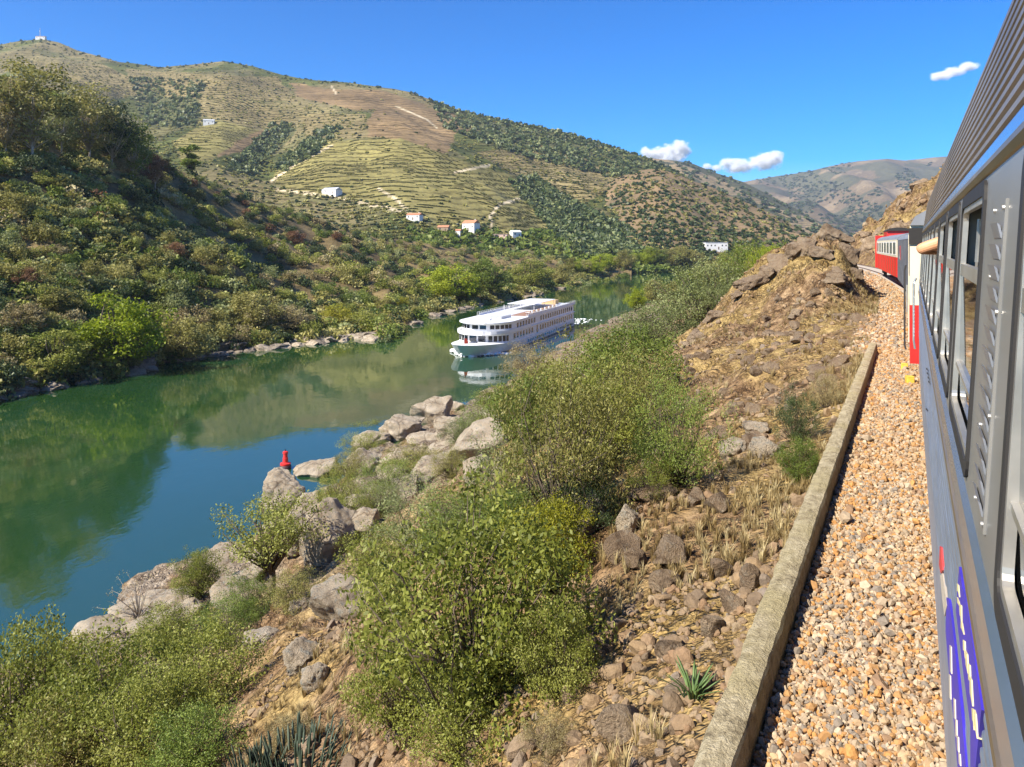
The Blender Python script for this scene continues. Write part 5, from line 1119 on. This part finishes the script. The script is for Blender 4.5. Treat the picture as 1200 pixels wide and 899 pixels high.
# ------------------------------------------------------------------ far bank: named trees first
def far_tree(u, vb, wpx, hpx, mat, name, label, key='tree', hill=None, unit=(4.9, 5.4), grp='trees on the far bank'):
    hill = hill or HA; P = hill.point(u, vb); s = wpx * P.y / 900 / unit[0]; h = hpx * P.y / 900 / unit[1]
    return place(key, P - Vector((0, 0, .3)), s, mat, name, label, 'tree', grp, h / s)
U_OPEN = (6.8, 13.6); U_POP = (2.3, 8.4)
for q in [(142, 436, 100, 96, L_bright, 'broad_tree', 'large bright green tree overhanging the far shore'), (112, 425, 38, 50, L_bright, 'broad_tree', 'small vivid green tree in front of the large bright one'), (64, 445, 76, 62, L_near, 'broad_tree', 'yellow-green tree left of the large bright one on the far shore'),
          (216, 428, 66, 62, L_olive, 'broad_tree', 'olive tree with dark trunk right of the large bright green tree'), (395, 384, 40, 30, L_yellow, 'broad_tree', 'low bright yellow-green tree above the rocky point'), (472, 366, 16, 20, L_yellow, 'broad_tree', 'small pure yellow tree right of the rocky point'),
          (530, 355, 62, 46, L_bright, 'broad_tree', 'bright green waterside tree left of the ship roof'), (574, 346, 60, 44, L_green, 'broad_tree', 'green waterside tree above the ship'), (622, 340, 54, 38, L_near, 'broad_tree', 'yellow-green waterside tree above the stern of the ship'), (552, 352, 34, 30, L_yellow, 'broad_tree', 'yellowish waterside tree between two green ones above the ship'), (654, 336, 34, 26, L_olive, 'broad_tree', 'olive waterside tree right of the ones above the ship'),
          (30, 340, 34, 28, L_rust, 'rust_tree', 'rust-red tree near the left edge of the photo'), (204, 306, 30, 24, L_rust, 'rust_tree', 'rust-brown tree on the lit spur'), (395, 282, 14, 12, L_rust, 'rust_tree', 'small rust tree below the grey roofed shed'), (345, 290, 26, 22, L_rust, 'rust_tree', 'brown tree in the wooded gully'),
          (20, 395, 60, 44, L_straw, 'scrub_tree', 'straw-coloured tree at the left edge above the shore'), (60, 375, 60, 40, L_olive, 'scrub_tree', 'olive tree upper left of the large bright green tree'), (300, 385, 60, 44, L_olive, 'scrub_tree', 'olive tree above the dark bank right of the bright tree'), (340, 390, 56, 34, L_straw, 'scrub_tree', 'straw-coloured tree above the rocky point')]: far_tree(*q[:5], q[5], q[6])
for q in [(38, 192, 96, 134, L_olive, 'tallest eucalyptus with pale branches at the top left'), (6, 185, 60, 105, L_straw, 'brownish eucalyptus at the left edge of the photo'), (72, 180, 52, 78, L_grey, 'grey-green eucalyptus right of the tallest one'), (104, 190, 72, 104, L_olive, 'dark-topped eucalyptus, second broad crown from the left'), (132, 196, 54, 86, L_dark, 'dark eucalyptus right of the second broad crown'), (156, 212, 56, 84, L_green, 'eucalyptus at the right end of the row on the ridge'), (182, 222, 34, 46, L_rust, 'brown-tinged eucalyptus below the right end of the row')]:
    far_tree(q[0], q[1], q[2], q[3], q[4], 'eucalyptus_tree', q[5], 'open_tree', None, U_OPEN, 'eucalyptus trees on the ridge')
for q in [(224, 196, 24, 46, L_green, 'tall green poplar standing alone on the left ridge'), (196, 206, 16, 26, L_dark, 'dark narrow tree left of the lone poplar')]: far_tree(q[0], q[1], q[2], q[3], q[4], 'poplar_tree', q[5], 'poplar', None, U_POP, 'poplars')
for q in [(647, 312, 9, 24, L_green, 'slim green poplar, left one of the pair in the hamlet'), (656, 312, 10, 26, L_near, 'slim green poplar, right one of the pair in the hamlet'), (918, 290, 4, 16, L_dark, 'dark cypress at the right foot of the round scrub hill')]: far_tree(q[0], q[1], q[2], q[3], q[4], 'poplar_tree', q[5], 'poplar', HC if q[0] > 800 else HB, U_POP, 'poplars')
# waterside trees along the upper reach
rk = np.random.default_rng(77); kinds = [L_green, L_bright, L_near, L_olive]; row = []
for k, u in enumerate(np.linspace(668, 812, 19)):
    row.append((float(u + rk.uniform(-3, 3)), 322 - (u - 668) * .05 + rk.uniform(-6, 2), rk.uniform(20, 32), rk.uniform(17, 25), kinds[rk.integers(0, 4)]))
row.sort()
nmc = {L_green.name: 'green', L_bright.name: 'bright green', L_near.name: 'yellow-green', L_olive.name: 'olive'}
for k, (u, vb, wd, ht, mt) in enumerate(row):
    far_tree(u, vb, wd, ht, mt, 'waterside_tree', '%s waterside tree far up the river, %s from the left in its row' % (nmc[mt.name], ORD[k]), 'tree', HC if u > 735 else HA, grp='waterside trees up the river')
nb = sorted([(float(rk.uniform(215, 760)), float(rk.uniform(1, 16))) for _ in range(36)]); nb_ = []
for s, e in nb:
    wl = shore_w(s) - e; x, y = [float(q) for q in track(s, wl)]; nb_.append((600 + 900 * x / y, x, y))
nb_.sort()
for k, (u, x, y) in enumerate(nb_):
    mt = kinds[rk.integers(0, 4)]; s = rk.uniform(1.1, 1.9); place('tree', Vector((x, y, ground_at(x, y) - .3)), s, mt, 'waterside_tree', '%s tree on our side far upriver, %s from the left in its row' % (nmc[mt.name], ORD[k]), 'tree', 'waterside trees up the river', rk.uniform(.8, 1.1))
rockm = link(bpy.data.objects.new('standing_rock', BM[1])); P = HB.point(613, 309); rockm.location = P + Vector((0, 0, 2)); rockm.scale = (2.6, 2.6, 6); rockm.rotation_euler = (0, .25, 0); tag(rockm, 'dark standing rock beside the hamlet', 'rock')
oc = link(bpy.data.objects.new('ochre_outcrop', AM[2])); P = HC.point(692, 248); oc.location = P + Vector((0, 0, 3)); oc.scale = (11, 8, 6.5); oc.material_slots[0].link = 'OBJECT'; oc.material_slots[0].material = rock_material('ochre_rock', (.35, .2, .1), (.5, .3, .15), (.55, .4, .25), .15); tag(oc, 'ochre rock outcrop high in the gully left of the round scrub hill', 'rock')

# ------------------------------------------------------------------ far bank scrub: 240 separate shrubs, the rest as one
def pc_(u): return np.interp(u, [-100, 90, 200, 330, 430, 560], [.98, .86, .66, .50, .34, .2])
KIND = [('olive', L_olive), ('grey-green', L_grey), ('green', L_green), ('dark green', L_dark), ('yellow-green', L_near), ('straw-coloured', L_straw), ('rust-coloured', L_rust)]
def kind_for(u, p, q):
    g = abs(p - pc_(u) - .2) < .1 and 60 < u < 520
    if g: return 3 if q < .55 else (2 if q < .72 else 0 if q < .9 else 6)
    e = abs(p - pc_(u)) < .07 and 60 < u < 480
    if e: return 4 if q < .40 else 5 if q < .6 else 0
    if p < .3 and q > .72: return (4, 4, 2, 4, 5, 0, 2)[int(q * 700) % 7]
    return int(np.searchsorted([.30, .46, .60, .76, .90, .985], q))
ZONE = ['along the waterline', 'on the lower slope', 'on the middle slope', 'on the upper slope', 'along the ridge']
NAMED = [(142, 436, 100), (112, 425, 38), (64, 445, 76), (216, 428, 66), (395, 384, 44), (530, 355, 62), (574, 346, 60), (622, 340, 54)]
sel = []
for k in range(1500):
    u = rk.uniform(-20, 690); p = rk.random() ** 1.35 * .96 + .02
    x, y, z = [float(q) for q in HA.at(u, p)]; v = 286 + 900 * (CAM_Z - z) / y
    if p < .2 and any(abs(u - a) < wd_ * .62 and b - 6 < v for a, b, wd_ in NAMED): continue
    if all((u - a) ** 2 + ((v - b) * 1.5) ** 2 > 19 ** 2 for a, b in [(q[0], q[1]) for q in sel]): sel.append((u, v, p, x, y, z))
    if len(sel) >= 240: break
tab = {}
for q in sel:
    kd = kind_for(q[0], q[2], rk.random()); zn = int(np.digitize(q[2], [.1, .35, .6, .85])); ar = 'left of the bright tree' if q[0] < 110 else 'before the rocky point' if q[0] < 400 else 'right of the rocky point'
    tab.setdefault((zn, kd, ar), []).append(q)
for (zn, kd, ar), L in tab.items():
    L.sort()
    for k, (u, v, p, x, y, z) in enumerate(L):
        s = rk.uniform(2.0, 4.0) * (1.0 if y < 250 else 1.15); which = 'only one there' if len(L) == 1 else ORD[k] + ' from the left'
        place('shrub', Vector((x, y, z - .15)), s, KIND[kd][1], 'shrub', '%s shrub %s %s, %s' % (KIND[kd][0], ZONE[zn], ar, which), 'shrub', 'shrubs on the far slope', rk.uniform(.8, 1.25))
def blob(n, rng, ls, flat=.8, up=.5):
    d = rng.normal(size=(n, 3)); d /= np.linalg.norm(d, axis=1)[:, None]; d[:, 2] = np.abs(d[:, 2]); C = d * (rng.random(n) ** .4)[:, None] * np.array([1, 1, flat * 1.4]); return leaves(rng, C, ls, up, d, .7)
TB = [blob(230, rk, .135) for _ in range(5)]
N = 3300; u = rk.uniform(-180, 735, N); p = rk.random(N) ** 1.2 * 1.0 + .01; x, y, z = HA.at(u, p); 
vv_ = 286 + 900 * (CAM_Z - z) / y; kp = np.ones(N, bool)
for a, b, wd_ in NAMED: kp &= ~((np.abs(u - a) < wd_ * .6) & (vv_ > b - 14))
SZ = np.where(kp, 1.0, .42); kd = np.array([kind_for(a, b, q) for a, b, q in zip(u, p, rk.random(N))])
for k, (nm, mt) in enumerate(KIND):
    i = kd == k
    if i.sum() == 0: continue
    v, f, t = scatter(TB, np.stack([x[i], y[i], z[i] - .1], 1), SZ[i] * rk.uniform(.8, 2.4, i.sum()) * np.array([1, 1, 1])[:, None].T.repeat(i.sum(), 0).T[0] if False else rk.uniform(1.1, 3.3, i.sum()), rk, True, rk.random(i.sum()))
    t = np.clip(t + rk.normal(0, .14, len(t)), 0, 1)
    tag(obj('scrub', mesh_np('scrub', v, f, mt, False, tint=t)), '%s scrub covering the far slope between the larger shrubs' % nm, 'scrub', kind='stuff')
# shore rocks of the far bank
sh = []
for k in range(124):
    u = float(rk.uniform(-10, 660)) if k > 30 else float(rk.uniform(370, 470)); p = float(rk.uniform(-.004, .035)); x, y, z = [float(q) for q in HA.at(u, max(p, .004))]; sh.append((u, x, y, z))
sh.sort()
grp = {}
for q in sh: grp.setdefault('below the trees left of the bright green tree' if q[0] < 110 else 'under the bank right of the bright green tree' if q[0] < 300 else 'on the rocky point' if q[0] < 480 else 'behind the ship', []).append(q)
for nm, L in grp.items():
    for k, (u, x, y, z) in enumerate(L[:40]):
        sz = rk.uniform(.8, 2.3) * (1.2 if 'point' in nm else 1) * (1.3 if 'ship' in nm else 1); o = link(bpy.data.objects.new('shore_rock', BM[rk.integers(0, 5)])); o.location = (x, y, max(0, z) - .1 * sz); o.scale = (sz * 1.6, sz * 1.1, sz * .7); o.rotation_euler = (rk.uniform(-.2, .2), rk.uniform(-.2, .2), rk.uniform(0, 6.28))
        if 'point' not in nm or k % 3 == 0: setmat(o, M_wetrock)
        tag(o, 'shore rock %s, %s from the left there' % (nm, ORD[k]), 'rock', 'rocks along the far shore')

# ------------------------------------------------------------------ woods, scrub and vines of the big hills: far masses
def far_mass(name, label, cat, u, v, hill, size, mat, T, sz=1.0, rng=rk):
    p = hill.find(u, v); ok = ~np.isnan(p); u, p = u[ok], p[ok]; x, y, z = hill.at(u, p); S = rng.uniform(size[0], size[1], len(x)); S = np.stack([S, S, S * sz], 1)
    V, F, t = scatter(T, np.stack([x, y, z - .2], 1), S, rng, True); t = np.clip(t + rng.normal(0, .12, len(t)), 0, 1)
    return tag(obj(name, mesh_np(name, V, F, mat, False, tint=t)), label, cat, kind='stuff')
TS = [blob(26, rk, .55, .8) for _ in range(6)]
def sample_poly(P, n):
    P_ = np.array(P); u = rk.uniform(P_[:, 0].min(), P_[:, 0].max(), n * 4); v = rk.uniform(P_[:, 1].min(), P_[:, 1].max(), n * 4); i = inpoly(u, v, P); return u[i][:n], v[i][:n]
us, vs = [], []
for P, n in ((WOOD[0], 1500), (WOOD[1], 1500), (WOOD[2], 350), (WOOD[3], 260), (WOOD[4], 420), (WOOD[5], 500)): a, b = sample_poly(P, n); us.append(a); vs.append(b)
uu, vv = np.concatenate(us), np.concatenate(vs); q = rk.random(len(uu))
far_mass('woodland', 'dark grey-green woods on the big vineyard hill', 'woodland', uu[q < .55], vv[q < .55], HB, (2.2, 4.6), L_dark, TS, 1.1)
far_mass('woodland', 'olive-green trees mixed through the woods of the vineyard hill', 'woodland', uu[q >= .55], vv[q >= .55], HB, (2.0, 4.2), L_grey, TS, 1.0)
# scattered scrub over the open parts
uu = rk.uniform(0, 800, 15000); vv = rk.uniform(45, 285, 15000); bad = np.zeros(len(uu), bool)
for P in VINE + BROWN: bad |= inpoly(uu, vv, P)
keep = ~bad | (rk.random(len(uu)) < .05); uu, vv = uu[keep], vv[keep]; q = rk.random(len(uu))
far_mass('hill_scrub', 'olive scrub dotted over the open parts of the vineyard hill', 'scrub', uu[q < .6], vv[q < .6], HB, (.9, 2.5), L_olive, TS, .8)
far_mass('hill_scrub', 'dark scrub dotted over the open parts of the vineyard hill', 'scrub', uu[q >= .6], vv[q >= .6], HB, (.9, 2.3), L_dark, TS, .8)
u_ = np.concatenate([rk.uniform(0, 800, 150), rk.uniform(480, 800, 150)]); x, y, z = HB.at(u_, rk.uniform(.965, 1.0, 300)); S = rk.uniform(1.2, 3.6, 300)
V, F, t = scatter(TS, np.stack([x, y, z], 1), S, rk, True); tag(obj('hill_scrub', mesh_np('hill_scrub', V, F, L_dark, False, tint=t)), 'dark trees dotted along the skyline of the vineyard hill', 'scrub', kind='stuff')
# vines planted along the contours
VN = [blob(12, rk, .6, .8) for _ in range(5)]; uu, vv = [], []
for P, n in ((VINE[0], 30000), (VINE[1], 9000), (VINE[2], 4500), (TERR[0], 9000), (TERR[1], 4000), (TERR[4], 5000), (TERR[5], 3500), (TERR[3], 3000)): a, b = sample_poly(P, n); uu.append(a); vv.append(b)
uu, vv = np.concatenate(uu), np.concatenate(vv); p = HB.find(uu, vv); ok = ~np.isnan(p); uu, p = uu[ok], p[ok]; x, y, z = HB.at(uu, p); per = 5.0
ph = (z / per + 1.2 * fbm(x / 120, y / 120, 3, 5) + .37 * np.floor(5 * fbm(x / 110, y / 110, 2, 33))) % 1; i = (ph < .5) & (fbm(x / 38, y / 38, 3, 13) > -.2 + .12 * (rk.random(len(x)) - .5)); x, y, z = x[i], y[i], z[i]
V, F, t = scatter(VN, np.stack([x, y, z], 1), rk.uniform(.45, .8, len(x)), rk, True); t = np.clip(.5 + .5 * fbm(V[:, 0] / 45, V[:, 1] / 45, 2, 6) + rk.normal(0, .12, len(V)), 0, 1)
tag(obj('vine_rows', mesh_np('vine_rows', V, F, leaf_mat('vine_leaf', (.055, .068, .016), (.115, .125, .028), (.21, .195, .05), .3), False, tint=t)), 'rows of vines along the contours of the terraced hill', 'vineyard', kind='stuff')
# round hill: dense dark bushes on brown ground
uu = rk.uniform(640, 1000, 5200); vv = rk.uniform(196, 310, 5200); q = rk.random(len(uu)) + .35 * ((vv - 200) / 100 - .5)
far_mass('hill_scrub', 'dark bushes on the round brown hill', 'scrub', uu[q > .42], vv[q > .42], HC, (1.1, 2.9), L_dark, TS, .9)
far_mass('hill_scrub', 'olive bushes on the round brown hill', 'scrub', uu[q <= .42], vv[q <= .42], HC, (.9, 2.3), L_olive, TS, .8)
uu = np.concatenate([rk.uniform(480, 700, 520), rk.uniform(690, 830, 420)]); vv = np.concatenate([rk.uniform(272, 316, 520), rk.uniform(290, 330, 420)])
far_mass('hamlet_trees', 'mixed green trees around the hamlet at the foot of the vineyards', 'woodland', uu, vv, HB, (2.0, 4.2), L_green, TS, .95)
uu = rk.uniform(740, 1040, 1500); vv = rk.uniform(190, 300, 1500)
far_mass('ridge_woodland', 'dark woods on the middle distance ridge', 'woodland', uu, vv, HD, (4, 9), L_dark, TS, .8)
uu = rk.uniform(800, 1130, 4200); vv = rk.uniform(186, 290, 4200); n_ = fbm(uu / 40, vv / 18, 3, 8) > .0
far_mass('mountain_woodland', 'dark woods on the mountain at the head of the valley', 'woodland', uu[n_], vv[n_], HE, (6, 13), L_dark, TS, .6)

# ------------------------------------------------------------------ clouds: soft volumes far beyond the valley
mc = bpy.data.materials.new('cloud_vapour'); mc.use_nodes = True; t = mc.node_tree; t.nodes.remove(t.nodes['Principled BSDF'])
def nd(ty, **kw):
    q = t.nodes.new(ty)
    for k_, v_ in kw.items():
        if k_ in q.inputs.keys(): q.inputs[k_].default_value = v_
        else: setattr(q, k_, v_)
    return q
tc = nd('ShaderNodeTexCoord'); ln = nd('ShaderNodeVectorMath', operation='LENGTH'); t.links.new(tc.outputs['Object'], ln.inputs[0])
ge = nd('ShaderNodeNewGeometry'); mp_ = nd('ShaderNodeMapping'); mp_.inputs['Scale'].default_value = (.0075, .0075, .010); t.links.new(ge.outputs['Position'], mp_.inputs[0])
no = nd('ShaderNodeTexNoise', Scale=1.0, Detail=6, Roughness=.62); t.links.new(mp_.outputs[0], no.inputs['Vector'])
a1 = nd('ShaderNodeMath', operation='MULTIPLY_ADD'); t.links.new(no.outputs['Fac'], a1.inputs[0]); a1.inputs[1].default_value = 1.9; a1.inputs[2].default_value = -.42
a2 = nd('ShaderNodeMath', operation='SUBTRACT'); t.links.new(a1.outputs[0], a2.inputs[0]); t.links.new(ln.outputs['Value'], a2.inputs[1])
a3 = nd('ShaderNodeMapRange'); t.links.new(a2.outputs[0], a3.inputs[0]); a3.inputs[1].default_value = -.3; a3.inputs[2].default_value = .35; a3.inputs[3].default_value = 0; a3.inputs[4].default_value = .026
pv = nd('ShaderNodeVolumePrincipled'); pv.inputs['Color'].default_value = (1, 1, 1, 1); pv.inputs['Anisotropy'].default_value = -0.35; t.links.new(a3.outputs[0], pv.inputs['Density']); t.links.new(pv.outputs[0], t.nodes['Material Output'].inputs['Volume'])
Vc, Fc = ico(3)
puff = mesh_np('puff', Vc, Fc, mc, True)
def cloud(parts_, label, Y=12000.):
    u0 = sum(q[0] for q in parts_) / len(parts_); v0 = sum(q[1] for q in parts_) / len(parts_)
    e = empty('cloud', ((u0 - 600) / 900 * Y, Y, CAM_Z + (286 - v0) / 900 * Y)); tag(e, label, 'cloud')
    for (u, v, ru, rvv) in parts_:
        o = link(bpy.data.objects.new('puff', puff), e); o.location = ((u - u0) / 900 * Y, 0, (v0 - v) / 900 * Y); o.scale = (ru * Y / 900, ru * Y / 900, rvv * Y / 900)
cloud([(782, 184, 22, 17), (797, 176, 15, 14), (765, 182, 14, 10), (756, 177, 8, 7)], 'small white cloud touching the ridge of the round hill')
cloud([(866, 195, 22, 10), (896, 190, 22, 12), (908, 185, 13, 10), (852, 192, 10, 8)], 'wider white cloud over the notch of the valley')
cloud([(828, 195, 8, 5), (838, 197, 8, 5)], 'tiny cloud scraps between the two white clouds')
cloud([(1102, 89, 15, 7), (1118, 84, 15, 6), (1135, 78, 14, 6)], 'long thin cloud high at the right beside the train roof', 9000.)

# ------------------------------------------------------------------ the air of the valley
hz = MB().box(-2600, 4700, -400, 6900, -13, 730).build('haze', bpy.data.materials.new('valley_air')); hm = hz.data.materials[0]; hm.use_nodes = True
t = hm.node_tree; t.nodes.remove(t.nodes['Principled BSDF']); pv = t.nodes.new('ShaderNodeVolumePrincipled'); pv.inputs['Color'].default_value = (.72, .82, 1, 1); pv.inputs['Density'].default_value = 6e-5; pv.inputs['Anisotropy'].default_value = .2
t.links.new(pv.outputs[0], t.nodes['Material Output'].inputs['Volume']); tag(hz, kind='stuff')
